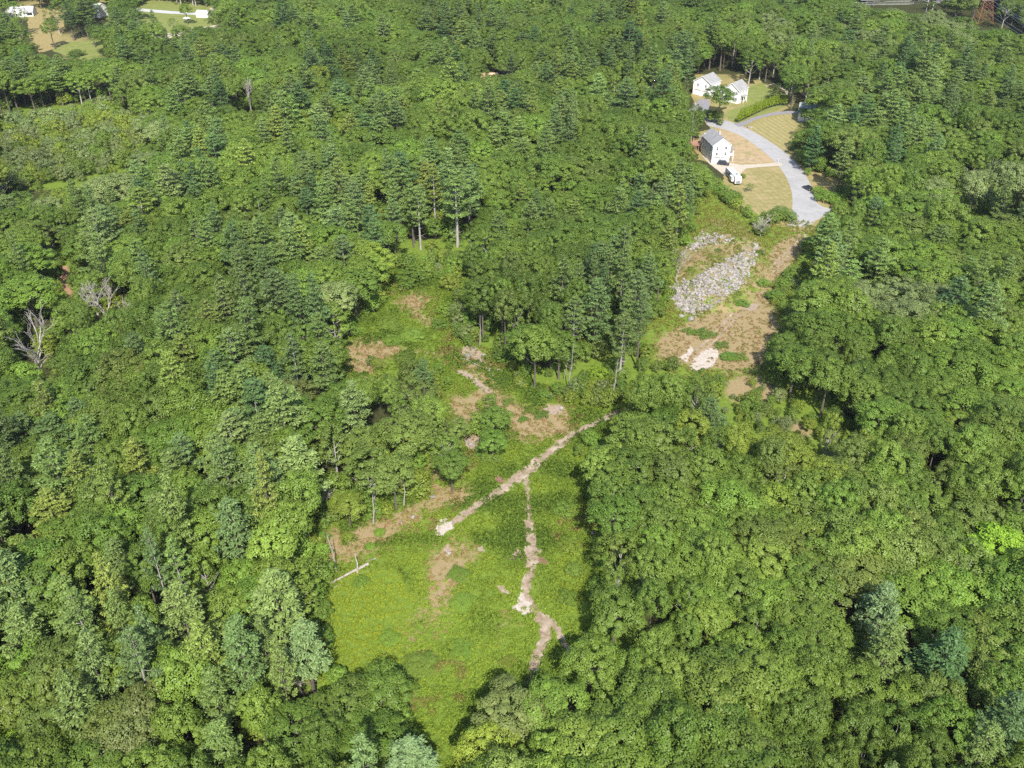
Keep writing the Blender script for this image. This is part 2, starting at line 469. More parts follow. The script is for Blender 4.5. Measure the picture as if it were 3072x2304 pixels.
def tex_ground(name, stops, sc1, patches=None, rough=.95, bump=.03):
    m, nt, out = newmat(name)
    f = noise_n(nt, sc1, 7, .72)
    c = ramp(nt, f, stops)
    if patches:
        g = noise_n(nt, patches[1], 5, .65)
        c = mixc(nt, mathn(nt, 'MULTIPLY_ADD', g, 5, -2.6, clamp=True), c, patches[0])
        if len(patches) > 2:
            g = noise_n(nt, patches[3], 4, .6)
            c = mixc(nt, mathn(nt, 'MULTIPLY_ADD', g, 4, -1.9, clamp=True), c, patches[2])
    b = N(nt, 'ShaderNodeBsdfPrincipled', Roughness=rough); b.inputs['Specular IOR Level'].default_value = .15
    bn = nt.nodes.new('ShaderNodeBump'); bn.inputs['Distance'].default_value = bump
    f2 = noise_n(nt, sc1 * 3, 5, .7); nt.links.new(f2, bn.inputs['Height']); nt.links.new(bn.outputs[0], b.inputs['Normal'])
    nt.links.new(c, b.inputs['Base Color']); nt.links.new(b.outputs[0], out.inputs[0])
    return m
M_track = tex_ground('dirt_track_soil', [(.3, (.16, .115, .075)), (.5, (.27, .205, .145)), (.72, (.41, .33, .26))], 1.3, ((.15, .15, .055), .9, (.46, .38, .31), .33))
M_sand = tex_ground('crushed_granite_sand', [(.3, (.32, .26, .20)), (.5, (.43, .38, .33)), (.75, (.56, .52, .47))], 1.6, ((.30, .23, .17), .7))
M_pinksoil = tex_ground('pinkish_bare_soil', [(.3, (.20, .14, .10)), (.55, (.33, .26, .20)), (.75, (.44, .38, .32))], 1.6)
M_redsoil = tex_ground('reddish_low_plants', [(.3, (.10, .055, .04)), (.5, (.22, .12, .09)), (.75, (.30, .19, .14))], 2.2)
M_redsoil2 = tex_ground('reddish_needle_litter', [(.3, (.18, .10, .055)), (.5, (.30, .18, .11)), (.75, (.38, .25, .16))], .9)
M_asphalt = tex_ground('sun_bleached_asphalt', [(.3, (.29, .288, .288)), (.5, (.335, .33, .33)), (.7, (.375, .37, .365))], .35, ((.27, .27, .275), .12), bump=.004)
M_dark_asph = tex_ground('dark_driveway_asphalt', [(.3, (.19, .18, .20)), (.7, (.26, .25, .27))], .6, bump=.004)
M_gravel = tex_ground('pale_gravel_drive', [(.3, (.36, .31, .25)), (.7, (.50, .44, .37))], .9, bump=.02)
M_lawn = tex_ground('dry_lawn', [(.28, (.15, .16, .05)), (.5, (.25, .215, .09)), (.72, (.34, .275, .14))], .45, ((.36, .27, .15), .09))
M_lawn_g = tex_ground('green_lawn', [(.3, (.12, .17, .035)), (.7, (.24, .24, .08))], .25)
M_lawn_b = tex_ground('scorched_lawn', [(.3, (.26, .19, .10)), (.5, (.36, .27, .16)), (.72, (.42, .33, .21))], .4, ((.2, .2, .07), .12))
M_verge = tex_ground('grassy_roadside', [(.3, (.16, .16, .05)), (.5, (.28, .23, .10)), (.72, (.38, .27, .14))], .5)

# mowing stripes on the striped lawn
def stripes(m, ang, period, amt):
    nt = m.node_tree
    b = next(n for n in nt.nodes if n.type == 'BSDF_PRINCIPLED')
    src = b.inputs['Base Color'].links[0].from_socket
    g = nt.nodes.new('ShaderNodeNewGeometry'); sp = nt.nodes.new('ShaderNodeSeparateXYZ'); nt.links.new(g.outputs['Position'], sp.inputs[0])
    a = mathn(nt, 'ADD', mathn(nt, 'MULTIPLY', sp.outputs[0], math.cos(ang)), mathn(nt, 'MULTIPLY', sp.outputs[1], math.sin(ang)))
    s_ = mathn(nt, 'SINE', mathn(nt, 'MULTIPLY', a, 2 * math.pi / period))
    k = mathn(nt, 'MULTIPLY_ADD', s_, amt, 1.0)
    v = nt.nodes.new('ShaderNodeVectorMath'); v.operation = 'SCALE'; nt.links.new(src, v.inputs[0]); nt.links.new(k, v.inputs[3])
    nt.links.new(v.outputs[0], b.inputs['Base Color'])
M_lawn_s = tex_ground('striped_dry_lawn', [(.28, (.19, .185, .065)), (.5, (.27, .235, .10)), (.72, (.34, .28, .14))], .45)
stripes(M_lawn_s, R(15), 2.6, .10)
stripes(M_lawn, R(10), 2.2, .04)

def grow(poly, s):
    cx = sum(p[0] for p in poly) / len(poly); cy = sum(p[1] for p in poly) / len(poly)
    return [(cx + (x - cx) * s, cy + (y - cy) * s) for x, y in poly]
sheet('lawn', grow(LAWN1, 1.12), .004, M_lawn, .5, 1)
sheet('lawn', [(1545,262),(1600,292),(1650,325),(1682,352),(1585,354),(1545,352)], .004, M_lawn_b, .3, 1)
sheet('lawn', grow(LAWN3, 1.1), .004, M_lawn_s, .3, 1)
sheet('lawn', grow(LAWN4, 1.1), .004, M_lawn_g, .5, 1)
sheet('verge', grow(VERGE, 1.12), .004, M_verge, .5, 1)
ROADPOLY = [(1520,255),(1545,256),(1580,264)] + catmull([(1580,264),(1620,281),(1658,303),(1700,333),(1733,368),(1751,400),(1760,425)], 6) + [(1764,437),(1776,446),(1796,451),(1797,467)] + [(1775,469),(1758,478),(1748,491)] + [(1700,486),(1707,470)] + catmull([(1707,470),(1712,440),(1709,410),(1695,377),(1672,348),(1640,320),(1603,295),(1566,280)], 6) + [(1530,272)]
kerb_line = grow(ROADPOLY, 1.0)
sheet('road', ROADPOLY, .018, M_asphalt, .06, .8)
# pale gravel shoulder just outside the asphalt
sheet('road_shoulder', [(x + (x - 1690) * .018, y + (y - 395) * .018) for x, y in ROADPOLY], .009, tex_ground('sandy_shoulder', [(.3, (.26, .20, .13)), (.7, (.38, .30, .22))], .8), .25, .8)
sheet('driveway', [(1515,335),(1530,352),(1560,375),(1590,392),(1602,372),(1612,364),(1640,361),(1690,358),(1688,351),(1640,354),(1600,356),(1584,353),(1570,352),(1540,345)], .026, M_gravel, .15, .6)
sheet('driveway', [(x, y) for x, y in catmull([(1584,267),(1605,263),(1630,253),(1665,244),(1700,240),(1735,240)], 6)] + [(1738,248)] + catmull([(1735,246),(1700,246),(1665,250),(1632,259),(1610,270),(1596,275)], 6), .026, M_dark_asph, .05, .6)
sheet('driveway', [(1485,240),(1500,226),(1512,214),(1530,214),(1534,226),(1520,262),(1500,262)], .026, M_dark_asph, .1, .6)
sheet('path', ribbon_pts([(1655,186),(1670,180),(1700,196),(1702,204)], 2.0), .012, M_gravel, .2, .6, raw=True)

TRK = []
def track(line, widths, z=.012, mat=None, ragged=.55):
    TRK.append((999, 999, 0))
    pts = catmull(line, 4)
    ws = np.interp(np.linspace(0, len(line) - 1, len(pts)), np.arange(len(line)), widths)
    ws = ws * (1 + .28 * np.sin(np.arange(len(ws)) * 1.7 + z * 900) * np.sin(np.arange(len(ws)) * .61))
    for q_, w_ in zip(pts, ws): g_ = at(*q_); TRK.append((g_.x, g_.y, w_ * .5))
    return sheet('dirt_track', ribbon_pts(pts, list(ws)), z, mat or M_track, ragged, .45, raw=True)
track([(1400,868),(1365,882),(1330,892),(1290,912),(1240,938),(1200,968),(1165,995),(1135,1020),(1110,1038),(1070,1068),(1020,1100),(985,1125),(955,1145)], [2.2,2.0,2.2,2.2,2.4,2.4,3.0,3.6,2.8,2.6,2.4,2.2,1.6])
track([(1136,1018),(1138,1050),(1141,1080),(1142,1110),(1144,1150),(1150,1190),(1147,1230),(1136,1270),(1128,1310)], [1.6,1.1,1.2,1.7,2.0,3.4,2.2,1.8,1.4], .016)
track([(1134,1285),(1155,1315),(1172,1340),(1178,1365),(1168,1400),(1155,1440),(1145,1478)], [1.6,1.9,2.6,2.2,2.2,2.3,1.2], .020, M_track)
track([(1170,1335),(1198,1350),(1212,1378),(1228,1402),(1242,1426)], [1.4,1.5,1.2,1.4,.8], .024, M_track)
def tracks_right():
    base = [(1735,505),(1722,530),(1690,560),(1665,585),(1640,610),(1622,640),(1600,668),(1560,710),(1530,742),(1495,770)]
    for off in (-1, 1):
        P = catmull(base, 4)
        W = [at(*p) for p in P]
        line = []; TRK.append((999, 999, 0))
        for i, p in enumerate(W):
            d = (W[min(i + 1, len(W) - 1)] - W[max(i - 1, 0)]).normalized()
            line.append(p + Vector((-d.y, d.x, 0)) * off * .95)
        for q_ in line: TRK.append((q_.x, q_.y, .3))
        sheet('dirt_track', ribbon_pts(line, [.75] * len(line), True), .012 + .004 * off, M_track, .45, .45, raw=True)
tracks_right()
PATCHES = []
for poly, mt in (([(938,1152),(945,1130),(958,1118),(975,1128),(985,1140),(965,1148),(952,1158)], M_sand),
                 ([(1106,1310),(1118,1302),(1122,1282),(1132,1282),(1136,1296),(1150,1305),(1146,1322),(1134,1330),(1118,1322)], M_sand),
                 ([(1098,1206),(1108,1195),(1118,1185),(1130,1196),(1134,1212),(1115,1212)], M_pinksoil),
                 ([(1500,805),(1490,795),(1496,778),(1512,766),(1532,752),(1550,752),(1552,768),(1540,790),(1520,800)], M_sand),
                 ([(1466,772),(1480,764),(1492,748),(1500,755),(1490,768),(1484,782)], M_sand),
                 ([(1608,668),(1622,655),(1640,658),(1634,668),(1618,674)], M_pinksoil),
                 ([(990,760),(1012,744),(1040,760),(1050,772),(1040,785),(1010,775)], M_pinksoil),
                 ([(1168,890),(1182,876),(1212,876),(1222,890),(1196,896)], M_pinksoil),
                 ([(980,798),(1005,800),(1050,832),(1075,862),(1068,866),(1040,840),(1000,812)], M_pinksoil),
                 ([(1004,948),(1030,940),(1042,950),(1036,968),(1018,975),(1006,962)], M_pinksoil),
                 ([(958,1190),(968,1175),(976,1192),(968,1200)], M_pinksoil), ([(1030,1182),(1042,1176),(1046,1190),(1036,1194)], M_pinksoil),
                 ([(1070,1268),(1086,1262),(1100,1280),(1085,1285)], M_pinksoil), ([(1188,740),(1200,735),(1205,748)], M_pinksoil),
                 ([(1064,1035),(1076,1028),(1094,1036),(1086,1044),(1070,1042)], M_redsoil), ([(1160,1208),(1174,1204),(1182,1214),(1168,1222)], M_redsoil),
                 ([(128,574),(146,574),(150,600),(152,618),(164,640),(148,642),(134,620),(130,600)], M_redsoil2)):
    PATCHES.append(poly)
    sheet('bare_patch', poly, .030, mt, .6, .3)
sheet('rural_road', [(270,12),(300,18),(360,23),(420,28),(486,34),(486,38),(420,32),(360,29),(298,24),(268,17)], .01, simple('pale_concrete_road', (.44, .44, .44), .8, .05), .2, 3)
sheet('dirt_lane', [(318,84),(330,78),(420,62),(500,48),(515,52),(430,72),(345,86)], .014, M_gravel, .6, 2)
sheet('dirt_lane', [(452,18),(470,30),(476,30),(462,14)], .018, M_gravel, .6, 2)
sheet('field', [(60,20),(130,10),(140,60),(120,105),(85,115),(60,75)], .004, M_verge, 1, 3)
sheet('field', [(-30,52),(45,60),(45,100),(-40,110)], .004, M_lawn_b, 1, 3)
sheet('field', [(112,110),(140,92),(225,84),(232,120),(180,132)], .004, M_lawn_g, 1, 3)
sheet('field', [(225,-12),(345,-15),(500,8),(510,60),(380,78),(280,66),(225,40)], .004, M_lawn_g, 1, 3)

# ------------------------------------------------------------------ leaf cloud builder
def quads(P, Nrm, size, aspect=1.0, ax=None):
    """leaf quads at P facing Nrm; returns verts and faces"""
    n = len(P)
    Nrm = Nrm / (np.linalg.norm(Nrm, axis=1, keepdims=True) + 1e-9)
    if ax is None: ax = rng.normal(size=(n, 3))
    T = ax - Nrm * np.sum(ax * Nrm, 1, keepdims=True)
    T /= (np.linalg.norm(T, axis=1, keepdims=True) + 1e-9)
    B = np.cross(Nrm, T)
    s = (size if isinstance(size, np.ndarray) else np.full(n, size))[:, None]
    a, b_ = T * s * .5, B * s * .5 * aspect
    bend = Nrm * s * .12
    V = np.stack([P - a * 1.1, P - b_ * .9 + bend, P + a * 1.1, P + b_ * .9 + bend], 1).reshape(-1, 3)
    F = np.arange(4 * n).reshape(n, 4)
    return V, F

def leafmesh(name, V, F, shade, mats, extra=None):
    """leaf quads, plus optional (verts, faces) of wood with material 1"""
    if extra is not None:
        EV = np.array(extra[0], float)
        fl = [f for f in extra[1]]
        b0 = len(V)
        quadsF = [([b0 + i for i in f] if len(f) == 4 else None) for f in fl]
        ex = np.array([q for q in quadsF if q is not None])
        V = np.concatenate([V, EV]); nF = len(F); F = np.concatenate([F, ex])
    me = mesh_np(name, V, F, mats)
    at_ = me.attributes.new('shade', 'FLOAT', 'FACE')
    sh = np.zeros(len(F), np.float32); sh[:len(shade)] = shade
    at_.data.foreach_set('value', sh)
    if extra is not None:
        mi = np.zeros(len(F), np.int32); mi[nF:] = 1
        me.polygons.foreach_set('material_index', mi)
    me.update()
    return me

def broadleaf_leaves(r=4.0, h=16.0, base=.34, nclump=62, per=66, leaf=.42, clr=(.75, 1.25), lobes=3):
    zc = h * (base + 1) / 2; hz = h * (1 - base) / 2
    g = math.pi * (3 - 5 ** .5)
    ph0 = random.random() * 6.28
    lob = [(random.random() * 6.28, random.uniform(.1, .26), random.randint(2, 4)) for _ in range(lobes)]
    P, Nn, S, Sh = [], [], [], []
    for i in range(nclump):
        t = (i + .5) / nclump
        z = 1 - 1.55 * t                    # 1 .. -0.55
        ph = i * g + ph0 + random.uniform(-.3, .3)
        rr = math.sqrt(max(0, 1 - z * z)) ** .8
        k = 1 + sum(a * math.sin(nn * ph + b_) for b_, a, nn in lob)
        rad = random.uniform(.78, 1.0) * k
        c = np.array([rr * r * rad * math.cos(ph), rr * r * rad * math.sin(ph), zc + z * hz * random.uniform(.82, 1.02)])
        cr = random.uniform(clr[0] * .75, clr[1] * 1.12) * r / 4
        d = rng.normal(size=(per, 3)); d /= np.linalg.norm(d, axis=1, keepdims=True)
        d[:, 2] = np.where(d[:, 2] < -.35, -d[:, 2], d[:, 2])
        rad_ = cr * rng.uniform(.72, 1.08, per)[:, None]
        p = c + d * rad_ * np.array([1, 1, .8])
        outw = d * .75 + (p - np.array([0, 0, zc - hz * .5])) / np.array([r, r, hz * 1.4]) * .45 + np.array([0, 0, .25]) + rng.normal(size=(per, 3)) * .30
        P.append(p); Nn.append(outw); S.append(rng.uniform(.7, 1.3, per) * leaf); Sh.append(np.clip(rng.normal(.5, .15, per) + random.uniform(-.14, .14), 0, 1))
    P = np.concatenate(P); Nn = np.concatenate(Nn)
    V, F = quads(P, Nn, np.concatenate(S), .8)
    return V, F, np.concatenate(Sh)

def broadleaf_wood(r=4.0, h=16.0, base=.34, rad=.22, limbs=7):
    b_ = MB()
    bend = Vector((random.uniform(-.4, .4), random.uniform(-.4, .4), 0))
    top = .8
    tr = [Vector((0, 0, -.3)), Vector((0, 0, 0)), bend * .3 + Vector((0, 0, h * .25)), bend * .7 + Vector((0, 0, h * .5)), bend + Vector((0, 0, h * top))]
    b_.tube(tr, [rad * 1.5, rad * 1.25, rad * .95, rad * .7, rad * .2], 7, cap=False)
    for i in range(limbs):
        z = h * random.uniform(base * .9, .62); a = i * 2.4 + random.random()
        s_ = Vector((bend.x * z / h, bend.y * z / h, z)); L = r * random.uniform(.6, .9)
        e = s_ + Vector((math.cos(a) * L, math.sin(a) * L, h * random.uniform(.12, .26)))
        mid = s_.lerp(e, .5) + Vector((0, 0, -.3))
        b_.tube([s_, mid, e], [rad * .5, rad * .32, rad * .1], 4, cap=False)
    return b_

def pine_leaves(r=3.6, h=22.0, base=.32, dens=1.0, droop=0.0, blade=.55):
    P, Nn, S, Sh, AX = [], [], [], [], []
    z = h * base; t0 = base
    wood = []
    while z < h * .985:
        t = (z / h - base) / (1 - base)
        prof = min(1, .55 + t * 2.2) * (1 - t) ** .82 + .05
        nb = random.randint(4, 6)
        a0 = random.random() * 6.28
        for i in range(nb):
            a = a0 + i * 6.283 / nb + random.uniform(-.3, .3)
            L = r * prof * random.choice((random.uniform(.45, .8), random.uniform(.85, 1.25)))
            if L < .35: L = .35
            up = .10 + .40 * t - droop
            dirv = np.array([math.cos(a), math.sin(a), 0]); side = np.array([-math.sin(a), math.cos(a), 0])
            wmax = .34 * L + .3
            for c_ in range(max(2, int(L * 2.1 * dens))):
                sc_ = random.uniform(.3, 1.0) ** .7
                la = random.uniform(-1, 1) * wmax * math.sqrt(max(0, 1.1 - sc_)) * 1.3
                zc_ = z + sc_ * L * up + .20 * L * sc_ ** 2 * (1 - droop * 2) - abs(la) * .10 + random.gauss(0, .08)
                n = 17
                g1, g2 = rng.normal(0, .27, n), rng.normal(0, .27, n)
                p = dirv * (sc_ * L + g1)[:, None] + side * (la + g2)[:, None]; p[:, 2] = zc_ + rng.normal(.05, .09, n) - (g1 ** 2 + g2 ** 2) * .3
                ax = dirv * (.55 + g1)[:, None] + side * (np.sign(la) * .45 + g2)[:, None] + np.array([0, 0, .35]) + rng.normal(size=(n, 3)) * .3
                nn = np.array([0, 0, 1.0]) + rng.normal(size=(n, 3)) * .4 + dirv * g1[:, None] * 1.2 + side * g2[:, None] * 1.2
                P.append(p); Nn.append(nn); AX.append(ax); S.append(rng.uniform(.75, 1.25, n) * blade)
                Sh.append(np.clip(.42 + (sc_ - .5) * .3 + random.gauss(0, .1) + rng.normal(0, .12, n), 0, 1))
            wood.append((Vector((0, 0, z)), Vector((math.cos(a) * L * .8, math.sin(a) * L * .8, z + L * up * .8 + .1 * L))))
        z += random.uniform(1.0, 1.75) * (1.15 - .5 * t) * h / 22
    n = 26
    P.append(np.stack([rng.normal(0, .18, n), rng.normal(0, .18, n), h + rng.uniform(-1.0, .25, n)], 1)); AX.append(rng.normal(size=(n, 3)) + np.array([0, 0, 1.0])); Nn.append(rng.normal(size=(n, 3)) + np.array([0, 0, .8])); S.append(np.full(n, blade * .8)); Sh.append(np.full(n, .6))
    V, F = quads(np.concatenate(P), np.concatenate(Nn), np.concatenate(S), .5, np.concatenate(AX))
    return V, F, np.concatenate(Sh), wood

def pine_wood(h, base, wood, rad=.26, bare=4):
    b_ = MB()
    b_.tube([(0, 0, -.3), (0, 0, 0), (.05, 0, h * .35), (-.05, .05, h * .7), (0, 0, h)], [rad * 1.4, rad * 1.2, rad * .85, rad * .5, .03], 7, cap=False)
    for s_, e in wood[::2]: b_.tube([s_, e], [.05, .02], 3, cap=False)
    for i in range(bare * 3):       # dead snags under the crown
        z = h * random.uniform(base * .35, base); a = random.random() * 6.28; L = random.uniform(.8, 2.4)
        b_.tube([(0, 0, z), (math.cos(a) * L, math.sin(a) * L, z + random.uniform(-.4, .2))], [.045, .012], 3, cap=False)
    return b_

BL_PAR = [(4.0, 16, .50), (3.7, 15, .46), (4.2, 17, .54), (3.9, 16, .44), (4.1, 15.5, .52), (3.6, 16.5, .48), (4.0, 15, .42)]
BL = []          # (crown mesh, trunk mesh, joined mesh, r, h)
for i, (r_, h_, b0) in enumerate(BL_PAR):
    V, F, S_ = broadleaf_leaves(r_, h_, b0, nclump=(58, 70, 88, 66, 50, 62, 78)[i], per=(150, 125, 100, 130, 170, 136, 116)[i], leaf=(.29, .27, .28, .31, .30, .26, .28)[i], clr=((.8, 1.3), (.7, 1.1), (.65, 1.05), (.75, 1.25), (.95, 1.45), (.75, 1.2), (.7, 1.1))[i])
    wd = broadleaf_wood(r_, h_, b0)
    BL.append((leafmesh('broadleaf_crown', V, F, S_, [M_leaf]), wd.mesh('broadleaf_trunk', M_bark), leafmesh('broadleaf_joined', V, F, S_, [M_leaf, M_bark], (wd.v, wd.f)), r_, h_))
# thin, ragged crowns
for i in range(2):
    V, F, S_ = broadleaf_leaves(3.6, 15, .3, nclump=44, per=90, leaf=.26, clr=(.6, 1.0), lobes=4)
    wd = broadleaf_wood(3.6, 15, .3, limbs=12)
    BL.append((leafmesh('thin_crown', V, F, S_, [M_leaf]), wd.mesh('pale_trunk', M_pale_bark), leafmesh('thin_joined', V, F, S_, [M_leaf, M_pale_bark], (wd.v, wd.f)), 3.6, 15))
PN = []
for i, (r_, h_, b0, dn, bl) in enumerate([(4.1, 22, .34, 1.35, .42), (3.8, 23, .40, 1.35, .42), (4.4, 22, .30, 1.3, .44), (3.9, 21, .36, 1.45, .4), (4.2, 24, .46, 1.3, .43), (3.7, 20, .22, 1.4, .42)]):
    V, F, S_, wl = pine_leaves(r_, h_, b0, dn, 0, bl)
    wd = pine_wood(h_, b0, wl)
    PN.append((leafmesh('pine_crown', V, F, S_, [M_needle]), wd.mesh('pine_trunk', M_pale_bark if i == 4 else M_bark), leafmesh('pine_joined', V, F, S_, [M_needle, M_bark], (wd.v, wd.f)), r_, h_))
SH = []          # saplings and shrubs, 4 m tall, 1.6 m in radius
for i in range(5):
    V, F, S_ = broadleaf_leaves(1.6, 4.0, .08, nclump=26 + 3 * i, per=80, leaf=.20, clr=(1.0, 1.7), lobes=3)
    wd = broadleaf_wood(1.6, 4.0, .1, rad=.06, limbs=4)
    SH.append((leafmesh('shrub_leaves', V, F, S_, [M_leaf]), wd.mesh('shrub_stem', M_bark), leafmesh('shrub_joined', V, F, S_, [M_leaf, M_bark], (wd.v, wd.f)), 1.6, 4.0))

# ------------------------------------------------------------------ where trees stand
# trees read one by one off the photograph: kind, crown centre x, y, crown width (print px), height m, tint, note
HAND = [
 ('P', 985, 432, 105, 28, 'pm', 4), ('P', 602, 650, 125, 25, 'pb', 2), ('P', 575, 590, 80, 23, 'pb', 0), ('P', 540, 700, 90, 22, 'pm', 0),
 ('P', 645, 1015, 135, 23, 'pl', 2), ('P', 505, 1150, 115, 24, 'pb', 0), ('P', 400, 1340, 140, 24, 'pm', 2), ('P', 600, 1310, 150, 23, 'pl', 2),
 ('P', 662, 1405, 120, 20, 'pp', 3), ('P', 470, 1510, 110, 20, 'pm', 0), ('P', 890, 1655, 150, 17, 'pp', 2), ('P', 915, 808, 52, 13, 'pb', 3),
 ('P', 765, 885, 95, 21, 'pl', 2), ('P', 700, 800, 90, 22, 'pm', 0), ('P', 690, 730, 70, 20, 'pm', 1), ('P', 470, 1000, 100, 22, 'pm', 3), ('P', 300, 1010, 100, 21, 'py', 0),
 ('P', 120, 1120, 130, 20, 'py', 2), ('P', 60, 1215, 110, 19, 'py', 0), ('P', 200, 960, 95, 21, 'pm', 1), ('P', 150, 1310, 120, 20, 'pm', 3), ('P', 60, 1380, 120, 21, 'pm', 2), ('P', 260, 1230, 110, 20, 'pm', 5),
 ('P', 1345, 735, 80, 22, 'pm', 4), ('P', 1288, 668, 92, 25, 'pb', 2), ('P', 1372, 650, 84, 25, 'pb', 1), ('P', 1240, 700, 70, 23, 'pm', 4), ('P', 1400, 600, 72, 22, 'pb', 0),
 ('P', 1532, 905, 85, 17, 'pb', 3), ('P', 1900, 1325, 112, 20, 'pp', 2), ('P', 1915, 1415, 112, 20, 'pm', 0), ('P', 2040, 1425, 135, 20, 'pd', 5), ('P', 2170, 1570, 130, 21, 'pd', 2), ('P', 2120, 1630, 120, 19, 'pm', 0),
 ('P', 1800, 555, 85, 22, 'pb', 2), ('P', 1835, 610, 80, 20, 'pm', 0), ('P', 1785, 510, 72, 21, 'pm', 1), ('P', 1900, 560, 70, 21, 'pm', 3), ('P', 1465, 395, 62, 24, 'pm', 0), ('P', 1440, 430, 60, 24, 'pm', 4),
 ('P', 480, 1620, 120, 19, 'pm', 0), ('P', 350, 1130, 100, 21, 'pm', 5), ('P', 770, 450, 70, 25, 'pb', 1), ('P', 860, 400, 74, 26, 'pm', 2), ('P', 700, 440, 66, 24, 'pm', 0), ('P', 810, 520, 66, 22, 'pb', 3),
 ('P', 1930, 320, 60, 25, 'pd', 0), ('P', 1870, 250, 52, 24, 'pd', 1), ('P', 1990, 240, 50, 24, 'pm', 3), ('P', 1822, 345, 60, 22, 'pm', 0), ('P', 1760, 310, 50, 20, 'pd', 5), ('P', 1120, 300, 56, 24, 'pm', 1),
 ('B', 285, 18, 40, 17, 'bd', 0), ('B', 272, 52, 34, 14, 'bd', 4), ('P', 330, 40, 30, 18, 'pm', 0), ('B', 250, 18, 34, 16, 'bm', 2), ('B', 118, 30, 40, 17, 'bd', 1), ('B', 108, 66, 36, 15, 'bm', 3), ('P', 196, 60, 34, 18, 'pm', 2), ('B', 160, 20, 36, 15, 'bd', 6), ('B', 400, 22, 24, 13, 'bm', 5), ('B', 372, 48, 22, 10, 'bd', 0),
 ('B', 1555, 214, 58, 17, 'bd', 0), ('B', 1072, 905, 52, 9, 'bd', 5), ('B', 1064, 955, 58, 8, 'bd', 0), ('B', 975, 1010, 70, 11, 'bd', 2), ('B', 960, 960, 66, 9, 'bo', 7), ('B', 990, 930, 44, 8, 'bo', 8),
 ('B', 725, 655, 84, 18, 'bp', 0), ('B', 745, 1540, 130, 14, 'bd', 2), ('B', 830, 1500, 110, 13, 'bd', 4), ('B', 640, 1590, 140, 14, 'bd', 2), ('B', 800, 1600, 130, 13, 'bd', 0), ('B', 1100, 1545, 130, 14, 'bb', 2),
 ('B', 1045, 1620, 110, 13, 'by', 6), ('B', 2150, 1200, 130, 16, 'bY', 1), ('B', 752, 1095, 64, 9, 'by', 4), ('B', 800, 1010, 105, 15, 'bo', 7), ('B', 880, 945, 110, 15, 'bo', 2), ('B', 900, 860, 100, 14, 'bo', 8),
 ('B', 850, 1030, 84, 14, 'bo', 1), ('B', 1190, 1530, 120, 14, 'bm', 4), ('B', 720, 960, 80, 15, 'bo', 8), ('B', 1280, 1440, 110, 15, 'bm', 2), ('B', 1330, 1330, 110, 15, 'bd', 0), ('B', 1330, 1130, 100, 16, 'bd', 2),
 ('B', 1365, 1020, 96, 16, 'bd', 0), ('B', 1300, 1010, 74, 15, 'bm', 3), ('B', 1430, 930, 90, 15, 'bd', 4), ('B', 1400, 860, 60, 9, 'bm', 6), ('B', 90, 1050, 90, 14, 'bm', 3), ('B', 60, 640, 120, 15, 'bg', 2), ('B', 40, 1630, 90, 12, 'bY', 6),
 ('B', 1160, 640, 90, 17, 'bm', 2), ('B', 1100, 560, 90, 17, 'bm', 0), ('B', 1235, 570, 84, 17, 'bd', 4), ('B', 1140, 740, 80, 15, 'bd', 3), ('B', 1030, 640, 56, 13, 'bm', 5), ('B', 1760, 720, 100, 17, 'bd', 2), ('B', 1720, 790, 90, 16, 'bd', 0),
 ('B', 1790, 820, 90, 17, 'bm', 4), ('B', 1950, 650, 96, 14, 'bp', 7), ('B', 1880, 640, 80, 13, 'bp', 8), ('B', 1745, 300, 44, 12, 'bd', 4), ('B', 1740, 245, 26, 7, 'bd', 5), ('B', 1756, 250, 34, 9, 'bd', 0), ('B', 1620, 402, 20, 3.4, 'bm', 0)]
TINT = {'pm': (.142, .210, .050), 'pb': (.122, .190, .056), 'pl': (.172, .245, .070), 'pp': (.165, .245, .088), 'py': (.180, .235, .044), 'pd': (.084, .152, .046),
        'bd': (.112, .178, .028), 'bm': (.148, .220, .034), 'bo': (.138, .190, .038), 'bp': (.185, .236, .080), 'bb': (.130, .160, .046), 'by': (.190, .245, .034), 'bY': (.190, .285, .028), 'bg': (.145, .235, .034)}
TONE = {'pm': 'mid-green', 'pb': 'blue-green', 'pl': 'light blue-green', 'pp': 'pale silvery-green', 'py': 'yellowish-green', 'pd': 'dark green',
        'bd': 'dark green', 'bm': 'mid-green', 'bo': 'olive-green', 'bp': 'pale grey-green', 'bb': 'brownish-green', 'by': 'yellow-green', 'bY': 'bright yellow-green', 'bg': 'fresh green'}
